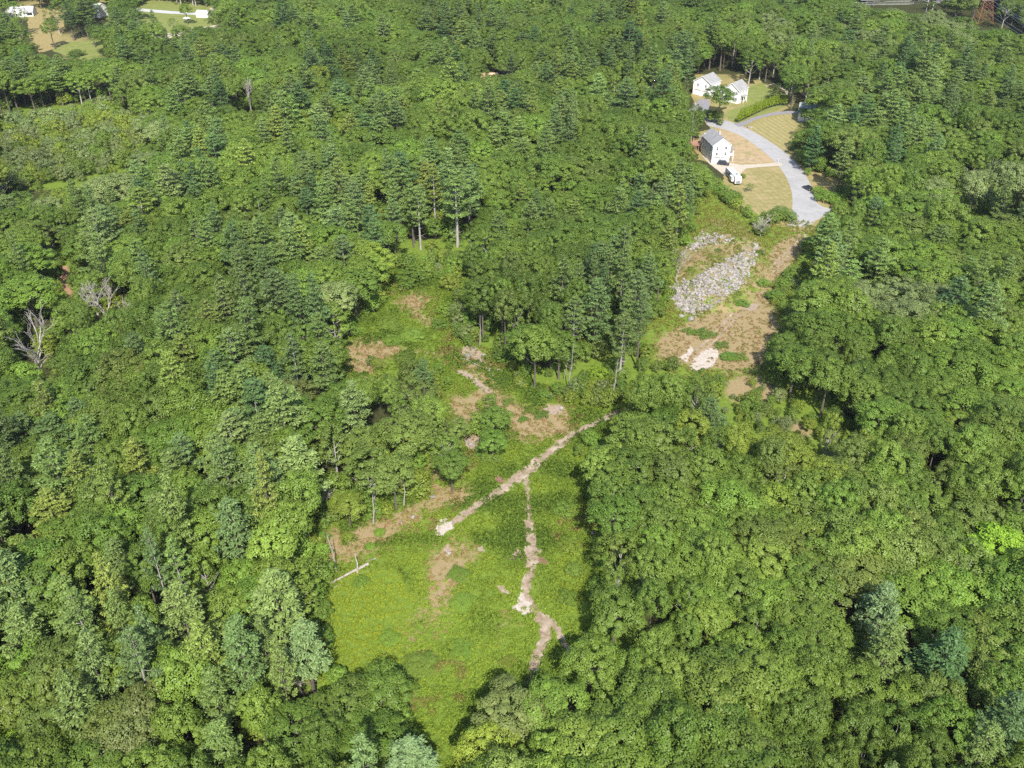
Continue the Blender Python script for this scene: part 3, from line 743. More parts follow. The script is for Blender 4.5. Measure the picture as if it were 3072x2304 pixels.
# where pines are common: centre x, y, radii (print px), probability
PINEZ = [(600,640,110,130,.7),(430,1200,330,330,.42),(120,1150,220,300,.45),(850,440,200,110,.7),(1320,680,110,130,.65),(1440,380,90,110,.65),(1470,250,50,100,.5),(1940,260,150,110,.8),(1800,330,110,90,.6),
         (1830,560,110,70,.7),(1000,100,130,60,.45),(480,280,160,90,.55),(200,420,130,60,.45),(340,520,150,130,.55),(700,770,110,100,.55),(1000,250,260,120,.35),(200,120,260,110,.45),(470,820,180,150,.4),(2100,650,120,90,.2),
         (1350,160,160,120,.35),(640,1400,100,120,.5),(2120,1560,80,80,.35),(300,1480,220,160,.3),(1450,560,70,90,.5),(1750,150,120,120,.3),(700,200,120,80,.4),(2150,330,90,120,.3)]
BTINT = [(1650,900,170,110,'by',.6),(1750,1000,130,100,'by',.5),(110,330,200,110,'by',.55),(110,330,260,150,'bp',.5),(830,980,150,130,'bo',.7),(590,870,90,50,'bb',.6),(300,1590,110,90,'bb',.6),(180,1560,90,80,'bo',.5),
         (1940,650,110,50,'bp',.7),(2120,440,110,50,'bp',.6),(1700,1300,200,200,'bm',.5),(900,560,120,60,'by',.45),(1280,830,100,50,'bY',.35),(60,640,140,90,'bg',.6),(40,1620,70,70,'bY',.8),(1050,300,700,160,'bm',.35),(1250,440,150,120,'bd',.5),
         (1900,1150,220,120,'bo',.3),(1750,1040,110,60,'bo',.4),(2130,1330,80,140,'bo',.35),(1900,80,300,70,'bp',.25),(1100,1560,80,60,'bb',.4),(700,250,140,60,'by',.2)]

trees = []      # dicts
for kd, x, y, wd, h, tn, v in HAND:
    p = at(x, y, h * (.62 if kd == 'P' else .68))
    d = math.sqrt(p.x ** 2 + p.y ** 2 + (CAM_H - p.z) ** 2)
    r = wd * K / 2 * (p.y * cP + (CAM_H - p.z) * sP) / FPX
    protos = PN if kd == 'P' else BL
    v %= len(protos)
    trees.append(dict(k=kd, x=p.x, y=p.y, h=h, r=r, tint=tn, v=v, hand=True))
hx = np.array([t['x'] for t in trees]); hy = np.array([t['y'] for t in trees]); hr = np.array([t['r'] for t in trees])

cand = []
y = 62.0
row = 0
def gfac(y): return float(np.interp(y, [130, 300, 480], [1.0, 1.22, 1.42]))
while y < 800:
    g_ = gfac(y)
    half = .60 * math.hypot(y, CAM_H) + 22
    xs = np.arange(-half, half, 6.0 * g_) + (3.0 * g_ if row % 2 else 0)
    xs = xs + rng.uniform(-2.1, 2.1, len(xs)) * g_
    cand.append(np.stack([xs, np.full(len(xs), y) + rng.uniform(-2.0, 2.0, len(xs)) * g_], 1))
    y += 5.5 * g_; row += 1
cand = np.concatenate(cand)
cx, cy = cand[:, 0], cand[:, 1]
n = len(cx)
sizeN = vnoise(cx, cy, 38, 7)
bx, by, _ = proj(cx, cy, np.full(n, 11.0))
pp = np.full(n, .13)
pp = np.where((by < 500), .13, pp)
pp = np.where((bx > 1250) & (by > 850), .015, pp)
for zx, zy, rx, ry, q in PINEZ:
    dd = ((bx - zx) / rx) ** 2 + ((by - zy) / ry) ** 2
    pp = np.where(dd < 1, np.maximum(pp, q), pp)
pp = pp * (.30 + 1.0 * (vnoise(cx, cy, 26, 9) > .52))
isP = rng.uniform(size=n) < pp
hh = np.where(isP, rng.uniform(17, 24, n) + sizeN * 3, rng.uniform(12.5, 15.5, n) + sizeN * 3.5)
rr = np.where(isP, rng.uniform(3.3, 4.7, n), rng.uniform(3.5, 4.9, n))
rr *= np.interp(cy, [130, 300, 480], [1.0, 1.22, 1.42]) * np.where(isP, 1.08, 1.0)
rr *= np.clip(.62 + .75 * vnoise(cx, cy, 30, 17) + rng.normal(0, .10, n), .5, 1.35)
hh *= np.interp(cy, [130, 480], [1.0, 1.10])
hh *= np.clip(.80 + .38 * vnoise(cx, cy, 24, 19) + rng.normal(0, .06, n), .62, 1.25)
CLOSE = [q for q in CLEAR if not any(q is f_ for f_ in FARL) or q in FARL[9:] or q is FARL[0] or q is FARL[2]] + [[(50,690),(138,690),(128,760),(108,830),(84,830),(66,760)], [(205,640),(255,640),(250,690),(215,690)], [(530,200),(552,200),(550,250),(538,250)], [(360,205),(380,205),(378,235),(364,235)]]
ok = np.ones(n, bool)
inb = np.zeros(n, bool)
for fz, fr in ((0, 0), (.25, 0), (.5, 0), (.55, .72), (.72, .92), (.86, .62), (.97, 0)):
    if fr == 0:
        ax, ay, _ = proj(cx, cy, hh * fz); inb |= inany(ax, ay, CLEAR if fz == 0 else CLOSE + FARL[4:9])
    else:
        for sgn in (-1, 1):
            ax, ay, _ = proj(cx + sgn * rr * fr, cy, hh * fz); inb |= inany(ax, ay, CLOSE)
# keep bare trunks out of the clearings but let crowns behind an edge lean over a little
ok &= ~inb
for poly, mh in SCRUB:
    ax, ay, _ = proj(cx, cy, hh * .8); ok &= ~inpoly(ax, ay, poly)
    ax, ay, _ = proj(cx, cy, 0 * hh + 1); ok &= ~inpoly(ax, ay, poly)
# tree shade stays off the road and the striped lawn, as in the photograph
for fz, fr in ((.75, 0), (.75, .8), (.95, 0)):
    k_ = hh * fz / math.tan(SUN_EL)
    for sgn in (-1, 1):
        ax, ay, _ = proj(cx - k_ * math.sin(SUN_AZ) + sgn * rr * fr, cy + k_ * math.cos(SUN_AZ), 0 * hh)
        ok &= ~inany(ax, ay, [ROADC, DRIVE])
# one tree per spot
for i in range(len(hx)):
    dd = np.hypot(cx - hx[i], cy - hy[i]); ok &= dd > (hr[i] + rr * .75) * .82
# no stem through a building
BLD = [(at(1540, 340), 12), (at(1510, 205), 10), (at(1600, 220), 9), (at(1755, 250), 11), (at(1057, 170), 8)]
for bp, br in BLD: ok &= np.hypot(cx - bp.x, cy - bp.y) > br
u = rng.uniform(size=(n, 3))
for i in np.nonzero(ok)[0]:
    kd = 'P' if isP[i] else 'B'
    if kd == 'P':
        tn = ('pm', 'pm', 'pb', 'pm', 'pd', 'pm', 'pl', 'pb', 'py')[int(u[i, 0] * 9)]
        v = int(u[i, 1] * len(PN))
    else:
        tn = ('bd', 'bd', 'bm', 'bm', 'bm', 'bd', 'bg', 'bm', 'bd', 'bm', 'bo')[int(u[i, 0] * 11)]
        for zx, zy, rx, ry, q, pr in BTINT:
            if ((bx[i] - zx) / rx) ** 2 + ((by[i] - zy) / ry) ** 2 < 1 and random.random() < pr: tn = q
        v = int(u[i, 1] * 7.35) if tn not in ('bp', 'bo') else random.randint(0, 8)
        v = min(v, 8)
    trees.append(dict(k=kd, x=cx[i], y=cy[i], h=hh[i], r=rr[i], tint=tn, v=v, hand=False))

# shrubs and saplings
shr = []
def add_shrub(X, Y, h, r, tn, hand=False, w=1.0): shr.append(dict(w=w, k='S', x=X, y=Y, h=h, r=r, tint=tn, v=random.randint(0, len(SH) - 1), hand=hand))
for poly, mh in SCRUB:
    xs = [p[0] for p in poly]; ys = [p[1] for p in poly]
    c0 = [at(min(xs), min(ys)), at(max(xs), min(ys)), at(min(xs), max(ys)), at(max(xs), max(ys))]
    X0, X1 = min(p.x for p in c0), max(p.x for p in c0); Y0, Y1 = min(p.y for p in c0) - 8, max(p.y for p in c0)
    stp = .36 * mh + .9
    for yy in np.arange(Y0, Y1, stp):
        for xx in np.arange(X0, X1, stp):
            X = xx + random.uniform(-.5, .5) * stp; Y = yy + random.uniform(-.5, .5) * stp
            h = mh * random.uniform(.35, 1.0)
            ax, ay, _ = proj(np.array([X, X]), np.array([Y, Y]), np.array([.2, h * .8]))
            if not (inpoly(ax, ay, poly).all()) or inany(ax, ay, [MAIN, EAST, ROADC, LAWN1, LAWN2, VERGE] + FARL[-1:]).any(): continue
            if random.random() < (.4 if mh == 4.2 else .12): continue
            tn = random.choice(('by', 'bg', 'bm', 'by', 'bo', 'bd', 'bp'))
            if mh > 7: tn = random.choice(('bp', 'bp', 'by', 'by', 'bp', 'bm'))
            add_shrub(X, Y, h, h * random.uniform(.30, .48), tn)
# fringe of the clearings
tries = 0; fr = 0
Xs = rng.uniform(-75, 190, 9000); Ys = rng.uniform(95, 480, 9000)
a0x, a0y, _ = proj(Xs, Ys, 0 * Xs + .1)
opn = [MAIN, EAST, VERGE]
inside = inany(a0x, a0y, CLEAR)
nearc = np.zeros(9000, bool)
for ox, oy in ((5, 0), (-5, 0), (0, -6), (3, -3), (-3, -3)):
    ax, ay, _ = proj(Xs + ox, Ys + oy, 0 * Xs); nearc |= inany(ax, ay, opn)
Hs = rng.uniform(1.2, 4.2, 9000)
a1x, a1y, _ = proj(Xs, Ys, Hs * .9)
top_in = inany(a1x, a1y, [ROADC, LAWN1, LAWN2, LAWN3, DRIVE] + HOUSEZ)
logz = [(698,1150),(815,1180),(815,1280),(700,1285)]
hedge = [(1560,300),(1570,240),(1620,215),(1720,190),(1740,235),(1700,262),(1620,290)]
near_rv = [(1530,330),(1640,340),(1640,405),(1570,400),(1530,372)]
top_in |= inany(a1x, a1y, [hedge, near_rv, logz]) | inany(a0x, a0y, [hedge, near_rv, logz])
for i in np.nonzero(nearc & ~inside & ~top_in)[0][:850]:
    add_shrub(Xs[i], Ys[i], Hs[i], Hs[i] * random.uniform(.32, .5), random.choice(('bg', 'bm', 'by', 'bd', 'by', 'bg')))
# young growth under and between the forest trees
nu = 5200
Yu = 70 + (rng.uniform(size=nu) ** .8) * 420; Xu = rng.uniform(-1, 1, nu) * (.60 * np.hypot(Yu, CAM_H) + 10)
Hu = rng.uniform(2.0, 7.0, nu)
bad = np.zeros(nu, bool)
for fz in (0, .5, 1.0):
    ax, ay, _ = proj(Xu, Yu, Hu * fz); bad |= inany(ax, ay, CLEAR + [hedge, near_rv, logz] + [s_[0] for s_ in SCRUB])
for i in np.nonzero(~bad)[0]:
    add_shrub(Xu[i], Yu[i], Hu[i], Hu[i] * random.uniform(.34, .5), random.choice(('bd', 'bm', 'bd', 'bg', 'bo', 'by')), w=.15)
# round bushes seen standing alone in the openings
for x, y, wd, h, tn in [(905,1440,62,1.6,'bm'),(875,1450,30,1.2,'bd'),(925,1425,34,1.3,'bm'),(870,772,34,1.4,'bm'),(890,795,26,1.2,'bd'),(1090,820,30,1.2,'bd'),(1098,868,22,1.2,'bm'),(1150,885,24,1.3,'bm'),(1170,895,26,1.3,'bd'),(1130,905,18,1,'bd'),
    (1046,885,18,1.2,'bd'),(1082,940,34,2.2,'bd'),(1040,975,30,1.5,'bd'),(1060,985,40,1.8,'bd'),(1502,585,44,2.6,'bm'),(1500,590,26,2,'bd'),(1555,545,30,1.6,'bd'),(1585,548,26,1.8,'bg'),(1545,528,30,1.5,'bm'),(1640,548,22,2,'bd'),(1600,575,22,1.6,'bg'),
    (1530,572,22,1.4,'bg'),(1650,612,26,2,'bm'),(1610,590,26,1.8,'bm'),(1585,635,34,1.4,'bm'),(1600,655,30,1.2,'bg'),(1520,720,36,1.2,'bm'),(1490,715,24,1,'bm'),(1560,745,26,1,'bm'),(1575,770,34,1,'bg'),(1600,770,26,1,'bm'),(1700,620,40,3,'bm'),(1680,640,36,3,'bd'),
    (1710,590,34,3,'bm'),(1670,640,30,2,'bd'),(1605,380,12,1.4,'bm'),(1690,462,50,3.5,'bd'),(1668,468,40,3.2,'bd'),(1640,480,30,3,'bm'),(1790,425,50,3,'bg'),(1770,412,30,2.4,'bm'),(1812,432,34,2.6,'bm'),(1615,245,14,1.6,'bd'),(1645,498,34,2.6,'bo'),
    (820,1150,24,.9,'bg'),(780,1255,30,1.4,'bg'),(800,1180,20,1,'bg'),(750,1160,24,1.2,'by'),(840,1380,40,1.2,'bg'),(990,1240,40,1.1,'bg'),(1000,1300,44,1,'bg'),(1220,1100,40,1.6,'bg'),(1235,1180,40,1.8,'by'),
    (850,735,40,1.2,'bg'),(840,700,50,1.3,'bm'),(890,725,50,1.2,'bg'),(950,700,30,2.6,'bg'),(965,670,36,3.2,'bm'),(890,600,60,4.5,'bd'),(905,585,50,4.5,'bm'),(1562,412,30,4,'bg'),(1545,396,28,4.5,'bm'),(1528,380,26,4.5,'bm'),(1580,425,40,4,'bd'),(1530,400,34,4,'bg'),
    (1130,830,20,1.4,'by'),(1175,850,24,2,'bg'),(1205,840,30,3,'bg'),(1290,810,40,4.5,'bY'),(1320,830,34,4,'by'),(1255,830,34,4,'bg'),(830,1095,26,1.2,'by'),(1225,1290,34,1.6,'bg'),(1240,1230,36,1.6,'bm'),(1100,1430,34,.9,'by'),(1000,1400,40,.9,'bg'),
    (300,30,10,2,'bg'),(165,115,30,3,'bd'),(112,44,22,3,'bd'),(240,112,30,4,'bd')]:
    p = at(x, y, h * .5)
    r = wd * K / 2 * (p.y * cP + CAM_H * sP) / FPX
    add_shrub(p.x, p.y, h, r, tn, True)

# rank by how large each shows in the frame
def shown(t):
    ax, ay, d = proj(np.array([t['x']]), np.array([t['y']]), np.array([t['h'] * .7]))
    infr = -15 < ax[0] < 2227 and -15 < ay[0] < 1680
    t['px'], t['py'] = float(ax[0]), float(ay[0])
    t['s'] = (t['r'] * FPX / d[0]) * (1 if infr else .0001) * (1.5 if t['hand'] else 1) * t.get('w', 1)
    return t['s']
for t in trees + shr: shown(t)

ORD = ['', 'second ', 'third ', 'fourth ', 'fifth ', 'sixth ', 'seventh ', 'eighth ', 'ninth ', 'tenth ', 'eleventh ', 'twelfth ']
LAND = [(755,1242,'the fallen log'),(960,1138,'the upper sand patch'),(1125,1305,'the lower granite patch'),(1115,1205,'the pinkish track patch'),(1145,1470,'the track foot'),
        (1525,778,'the boulder clearing sand'),(1540,640,'the grey boulder pile'),(1545,320,'the grey-roofed house by the bend'),(1555,190,'the white house with two roofs'),(1750,240,'the half-hidden house'),
        (1745,470,'the dead end of the road'),(1742,405,'the black car on the road'),(2130,40,'the rusty pylon'),(1057,168,'the tan roof deep in the woods'),(885,650,'the tan patch in the small glade'),(790,745,'the tan strip'),
        (80,720,'the big bare dead tree'),(225,665,'the tangle of bare grey branches'),(140,610,'the reddish path in the woods'),(985,520,'the tall bare-trunked pine'),(540,210,'the bare-stemmed birch'),(50,22,'the far ranch house'),
        (215,25,'the far white house'),(322,70,'the small pale shed'),(2150,1200,'the bright yellow-green crown'),(2040,1425,'the dark pine among oaks'),(1900,1325,'the silvery pine among oaks'),(1730,1500,'the forked white branch tips'),(1470,1270,'the sprawling dead oak limbs'),(1405,1210,'the poking dead branches'),(1823,1090,'the bent bare stem'),(120,1120,'the yellowish pine'),(600,1310,'the broad pine at the clearing edge'),(645,1015,'the great light pine'),(630,905,'the low grey bare crown'),(1950,650,'the pale willow-like crowns'),(1715,870,'the shrubby gap'),(300,1590,'the brownish oaks'),(560,1340,'the grey limbs in the gap'),(1560,1400,'the middle of the oak slope'),(1700,1640,'the foot of the oak slope'),(890,1640,'the bottom silvery pine'),(1330,820,'the leaning bare pine trunk'),
        (1230,920,'the neck of the track'),(60,1640,'the yellow corner shrubs'),(1640,490,'the bare grey bush by the road end'),(1650,235,'the clipped arborvitae row')]
lx = np.array([l[0] for l in LAND]); ly = np.array([l[1] for l in LAND])
KN = {'B': ('broadleaf_tree', 'broadleaf tree', 'tree', 'leafy trees of the mixed forest'), 'P': ('pine_tree', 'pine', 'tree', 'white pines of the mixed forest'), 'S': ('shrub', 'shrub', 'shrub', 'shrubs and saplings of the openings')}
def label_all(sel):
    for kd in 'BPS':
        mine = [t for t in sel if t['k'] == kd]
        pz = np.array([[t['px'], t['py']] for t in mine])
        if not len(pz): continue
        D = np.hypot(pz[:, :1] - lx[None], pz[:, 1:] - ly[None])
        rank = D.argsort(0).argsort(0)
        for i, t in enumerate(mine):
            best = None
            for j in np.argsort(D[i])[:8]:
                if rank[i, j] < 12 and (best is None or rank[i, j] < best[0]): best = (rank[i, j], j)
            j0 = int(np.argmin(D[i]))
            kw = KN[kd][1]
            if best:
                t['label'] = f"{TONE[t['tint']]} {kw}, the {ORD[best[0]]}{kw} out from {LAND[best[1]][2]}".replace('the  ', 'the ')
                if best[0] == 0: t['label'] = f"{TONE[t['tint']]} {kw} standing closest to {LAND[best[1]][2]}"
                if len(t['label'].split()) > 16: t['label'] = t['label'].split(' ', 1)[1]
            else:
                dx, dy = t['px'] - lx[j0], t['py'] - ly[j0]
                if abs(dx) > abs(dy): rel = 'to the left of' if dx < 0 else 'to the right of'
                else: rel = 'beyond' if dy < 0 else 'below'
                sz = 'slim' if t['r'] < (3.1 if kd != 'S' else 1) else ('broad' if t['r'] > (4.0 if kd != 'S' else 2) else 'mid-sized')
                t['label'] = f"{sz} {TONE[t['tint']]} {kw} {rel} {LAND[j0][2]}"

def stand(x, y): return .80 + .42 * float(vnoise(np.array([x]), np.array([y]), 42, 31)[0]) * (.6 + .8 * float(vnoise(np.array([x]), np.array([y]), 15, 32)[0]))

def mk_tree(t, protos, cname, tname):
    cr, tk, _, r0, h0 = protos[t['v']]
    nm, _, cat, grp = KN[t['k']]
    e = link(nm, None, loc=(t['x'], t['y'], 0), rz=random.random() * 6.28, scale=(t['r'] / r0, t['r'] / r0, t['h'] / h0))
    e.empty_display_size = .5
    c_ = link(cname, cr, e); link(tname, tk, e)
    k = random.uniform(.86, 1.14)
    k *= stand(t['x'], t['y'])
    c_['tint'] = [c * k * random.uniform(.95, 1.05) for c in TINT[t['tint']]]
    tag(e, t['label'], cat, grp)
    return e

# ---- scatter as one object (far trees, low plants)
def scatter(name, items, protos, label, cat):
    """items: x, y, z, sx, sz, rz, variant, (r,g,b)"""
    me = bpy.data.meshes.new(name)
    n = len(items)
    A = np.array([[i[0], i[1], i[2], i[3], i[4], i[5], i[6], *i[7]] for i in items], np.float32)
    me.vertices.add(n); me.vertices.foreach_set('co', np.ascontiguousarray(A[:, :3]).ravel())
    a = me.attributes.new('sc', 'FLOAT_VECTOR', 'POINT'); a.data.foreach_set('vector', np.stack([A[:, 3], A[:, 3], A[:, 4]], 1).ravel())
    a = me.attributes.new('ro', 'FLOAT_VECTOR', 'POINT'); a.data.foreach_set('vector', np.stack([0 * A[:, 5], 0 * A[:, 5], A[:, 5]], 1).ravel())
    a = me.attributes.new('vi', 'INT', 'POINT'); a.data.foreach_set('value', A[:, 6].astype(np.int32))
    a = me.attributes.new('tint', 'FLOAT_COLOR', 'POINT'); a.data.foreach_set('color', np.concatenate([A[:, 7:10], np.ones((n, 1), np.float32)], 1).ravel())
    o = link(name, me)
    ng = bpy.data.node_groups.new(name + '_nodes', 'GeometryNodeTree')
    ng.interface.new_socket('Geometry', in_out='INPUT', socket_type='NodeSocketGeometry')
    ng.interface.new_socket('Geometry', in_out='OUTPUT', socket_type='NodeSocketGeometry')
    gi = ng.nodes.new('NodeGroupInput'); go = ng.nodes.new('NodeGroupOutput')
    ip = ng.nodes.new('GeometryNodeInstanceOnPoints'); ip.inputs['Pick Instance'].default_value = True
    jn = ng.nodes.new('GeometryNodeJoinGeometry')
    for pm in protos:
        po = bpy.data.objects.new(name + '_pattern', pm)
        oi = ng.nodes.new('GeometryNodeObjectInfo'); oi.inputs['Object'].default_value = po
        g2 = ng.nodes.new('GeometryNodeGeometryToInstance')
        ng.links.new(oi.outputs['Geometry'], g2.inputs[0]); ng.links.new(g2.outputs[0], jn.inputs[0])
    def na(nm, ty):
        q = ng.nodes.new('GeometryNodeInputNamedAttribute'); q.data_type = ty; q.inputs['Name'].default_value = nm
        return [s for s in q.outputs if s.enabled][0]
    e2r = ng.nodes.new('FunctionNodeEulerToRotation')
    ng.links.new(na('ro', 'FLOAT_VECTOR'), e2r.inputs[0]); ng.links.new(e2r.outputs[0], ip.inputs['Rotation'])
    ng.links.new(na('sc', 'FLOAT_VECTOR'), ip.inputs['Scale']); ng.links.new(na('vi', 'INT'), ip.inputs['Instance Index'])
    ng.links.new(gi.outputs[0], ip.inputs['Points']); ng.links.new(jn.outputs[0], ip.inputs['Instance'])
    ng.links.new(ip.outputs[0], go.inputs[0])
    md = o.modifiers.new('scatter', 'NODES'); md.node_group = ng
    tag(o, label, cat, kind='stuff')
    return o

for kd, protos, cn, tn_, nmax, fn, fl in (('B', BL, 'crown', 'trunk', 300, 'distant_broadleaf_forest', 'mass of smaller-looking leafy trees closing the mixed forest'), ('P', PN, 'crown', 'trunk', 300, 'distant_pine_forest', 'smaller-looking pines scattered through the mixed forest'), ('S', SH, 'foliage', 'stem', 300, 'undergrowth', 'mass of small saplings and brush along the forest edges')):
    L = sorted([t for t in (shr if kd == 'S' else trees) if t['k'] == kd], key=lambda t: -t['s'])
    top, rest = L[:nmax], L[nmax:]
    label_all(top)
    for t in top: mk_tree(t, protos, cn, tn_)
    items = []
    for t in rest:
        _, _, _, r0, h0 = protos[t['v']]
        k = random.uniform(.88, 1.12) * stand(t['x'], t['y'])
        items.append((t['x'], t['y'], 0, t['r'] / r0, t['h'] / h0, random.random() * 6.28, t['v'], [c * k for c in TINT[t['tint']]]))
    scatter(fn, items, [p[2] for p in protos], fl, 'forest' if kd != 'S' else 'brush')
    print(kd, len(top), len(rest))

MC = at(1555, 612); 
RK1 = [(1450,625),(1475,605),(1500,600),(1525,585),(1555,572),(1575,560),(1600,548),(1615,560),(1615,590),(1600,620),(1575,632),(1545,660),(1520,672),(1490,680),(1465,668),(1450,645)]
RK2 = [(1485,532),(1500,515),(1525,505),(1555,508),(1580,520),(1575,528),(1540,522),(1515,534),(1495,540)]
RK3 = [(1600,530),(1635,525),(1645,545),(1635,560),(1615,585),(1600,575),(1612,550)]
def mound_h(X, Y):
    # elongated earth bank running away from the camera with a steep stony face
    c1 = at(1538, 596); c2 = at(1588, 545)
    h = 0
    for c_, rx, ry, H in ((c1, 14, 26, 3.6), (c2, 11, 30, 2.6)):
        q = ((X - c_.x) / rx) ** 2 + ((Y - c_.y) / ry) ** 2
        h = max(h, H * max(0, 1 - q - .25 * mnoise.noise(Vector((X, Y, 3)) * .12)) ** 1.1)
    return h

# ------------------------------------------------------------------ low plants in the openings
def tuft(nl, r, h, leaf, asp):
    P = np.stack([rng.normal(0, r * .45, nl), rng.normal(0, r * .45, nl), rng.uniform(.15, 1, nl) * h], 1)
    P[:, 2] *= np.clip(1.2 - np.hypot(P[:, 0], P[:, 1]) / (r * 1.4), .2, 1)
    Nn = np.stack([P[:, 0] / r, P[:, 1] / r, np.full(nl, .9)], 1) + rng.normal(size=(nl, 3)) * .5
    V, F = quads(P, Nn, rng.uniform(.7, 1.3, nl) * leaf, asp)
    return leafmesh('low_plant', V, F, np.clip(rng.normal(.5, .22, nl), 0, 1), [M_cover])
TUFT = [tuft(26, .55, .55, .30, .7), tuft(34, .7, .45, .24, .8), tuft(20, .45, .7, .34, .45), tuft(40, .8, .7, .28, .7), tuft(22, .5, .3, .26, .25)]
items = []
for X0, X1, Y0, Y1, dn in ((-72, 30, 88, 300, 3.4), (0, 130, 190, 400, 1.6)):
    n = int((X1 - X0) * (Y1 - Y0) * dn)
    X = rng.uniform(X0, X1, n); Y = rng.uniform(Y0, Y1, n)
    east = X0 >= 0
    ax, ay, d = proj(X, Y, 0 * X)
    ins = inpoly(ax, ay, MAIN if X0 < -50 else EAST)
    for ox, oy in ((4, 0), (-4, 0), (0, -6), (0, 4)):
        a2, b2, _ = proj(X + ox, Y + oy, 0 * X); ins |= inpoly(a2, b2, MAIN if X0 < -50 else EAST)
    jx = X + (vnoise(X, Y, 2.2, 3) - .5) * 3.0; jy = Y + (vnoise(X, Y, 2.2, 4) - .5) * 3.0
    sx, sy, _ = proj(jx, jy, 0 * X)
    mx_, my_, _ = proj(jx + rng.normal(0, 1.3, n) + (vnoise(X, Y, 4.0, 51) - .5) * 5, jy + rng.normal(0, 1.8, n) + (vnoise(X, Y, 4.0, 52) - .5) * 6, 0 * X)
    onsoil = inany(mx_, my_, SOIL)
    onb = inany(ax + rng.normal(0, 2, n), ay + rng.normal(0, 1.5, n), PATCHES)
    dmin = np.full(n, 9.0)
    for (x0_, y0_, w0_), (x1_, y1_, w1_) in zip(TRK, TRK[1:]):
        L2 = (x1_ - x0_) ** 2 + (y1_ - y0_) ** 2
        if L2 > 90: continue
        t_ = np.clip(((X - x0_) * (x1_ - x0_) + (Y - y0_) * (y1_ - y0_)) / (L2 + 1e-6), 0, 1)
        dmin = np.minimum(dmin, np.hypot(X - x0_ - t_ * (x1_ - x0_), Y - y0_ - t_ * (y1_ - y0_)) - (w0_ + (w1_ - w0_) * t_))
    ontrk = (dmin < rng.normal(.05, .28, n)) & (rng.uniform(size=n) < .93)
    ontr = ontrk | (onb & (rng.uniform(size=n) < .82))
    grn = vnoise(X, Y, 6, 21); g2 = vnoise(X, Y, 1.6, 22); g3 = vnoise(X, Y, 14, 23)
    if east: ins &= ~inany(*proj(X, Y, np.array([mound_h(a_, b_) for a_, b_ in zip(X, Y)]))[:2], [RK1, RK2, RK3]) | (rng.uniform(size=n) < .16)
    keep = ins & ~ontr & (~onsoil | (g2 + .5 * rng.uniform(size=n) > (.66 if not east else .58)))
    if east: keep &= (g2 > .42) | (grn > .6) | (rng.uniform(size=n) < .22)
    else: keep &= (g2 > .25) | (rng.uniform(size=n) < .6)
    yel = inany(ax, ay, GREENB)
    for i in np.nonzero(keep)[0]:
        if onsoil[i]: c = ((.36, .29, .13), (.30, .27, .10), (.33, .22, .11), (.24, .26, .07))[int(g2[i] * 2.2 + random.random() * 1.8)]
        elif yel[i]: c = (.24, .30, .030)
        else:
            t = min(1, max(0, grn[i] * 1.5 - .25)); s_ = min(1, max(0, g3[i] * 1.6 - .3))
            c = np.array((.105, .172, .024)) * (1 - t) + np.array((.205, .275, .032)) * t
            if ay[i] > 1300: c = c * .55 + np.array((.22, .315, .038)) * .45
            if ay[i] < 860: c = c * .75 + np.array((.11, .18, .024)) * .25
            if s_ > .75 and g2[i] > .6: c = np.array((.20, .19, .05))
            if east: c = c * .45 + np.array((.27, .235, .065)) * .55
        k = random.uniform(.9, 1.1)
        lump = (grn[i] < .38) and not yel[i] and not onsoil[i] and not east
        if lump: c = np.array(c) * .9
        s0 = random.uniform(.65, 1.25) * (1.35 if lump else .9) * (.8 if yel[i] else 1) * (.7 if onsoil[i] else 1)
        items.append((X[i], Y[i], mound_h(X[i], Y[i]) if east else 0, s0, s0 * random.uniform(.7, 1.2), random.random() * 6.28, random.choice((0, 1, 1, 3, 2, 4)) if not onsoil[i] else random.choice((4, 4, 1)), [q * k for q in c]))
print('tufts', len(items))
scatter('ground_cover', items, TUFT, 'low ferns, briars and grass tufts covering the clearings', 'undergrowth')

# ------------------------------------------------------------------ rocks
def rockmesh(seed, r=1.0, sub=1):
    bm = bmesh.new(); bmesh.ops.create_icosphere(bm, subdivisions=sub, radius=r)
    rs = random.Random(seed)
    off = Vector((rs.random() * 50, rs.random() * 50, rs.random() * 50))
    for v in bm.verts:
        d = v.co.normalized()
        v.co = d * r * (1 + .55 * mnoise.noise(d * 1.3 + off) + .2 * mnoise.noise(d * 3 + off))
        v.co.x *= 1.15; v.co.z *= .75
    me = bpy.data.meshes.new('rock'); bm.to_mesh(me); bm.free()
    return me
M_rock = simple('weathered_granite', (.21, .195, .175), .85, .4, .9, bump=.04)
M_rock_p = simple('fresh_broken_granite', (.29, .265, .24), .85, .3, .9, bump=.04)
ROCK = []
for i in range(8):
    me = rockmesh(i); me.materials.append(M_rock if i % 3 == 0 else M_rock_p); ROCK.append(me)
# earth bank as its own sheet
step = 1.0
xs = np.arange(MC.x - 26, MC.x + 36, step); ys = np.arange(MC.y - 34, MC.y + 58, step)
V = []; F = []
for j, yy in enumerate(ys):
    for i, xx in enumerate(xs):
        hgt = mound_h(xx, yy)
        V.append((xx, yy, (hgt + .25 * mnoise.noise(Vector((xx, yy, 0)) * .5) * min(1, hgt)) if hgt > .02 else -.25))
nxm = len(xs)
for j in range(len(ys) - 1):
    for i in range(nxm - 1):
        q = [j * nxm + i, j * nxm + i + 1, (j + 1) * nxm + i + 1, (j + 1) * nxm + i]
        if max(V[k][2] for k in q) > 0: F.append(q)
bank_me = mesh_np('earth_bank', V, F, M_ground, True)
ca = bank_me.color_attributes.new('cover', 'FLOAT_COLOR', 'POINT')
ca.data.foreach_set('color', np.array([[.55 + .45 * mnoise.noise(Vector(v) * .15), 1, 0, 1] for v in V], np.float32).ravel())
tag(link('earth_bank', bank_me), kind='structure')
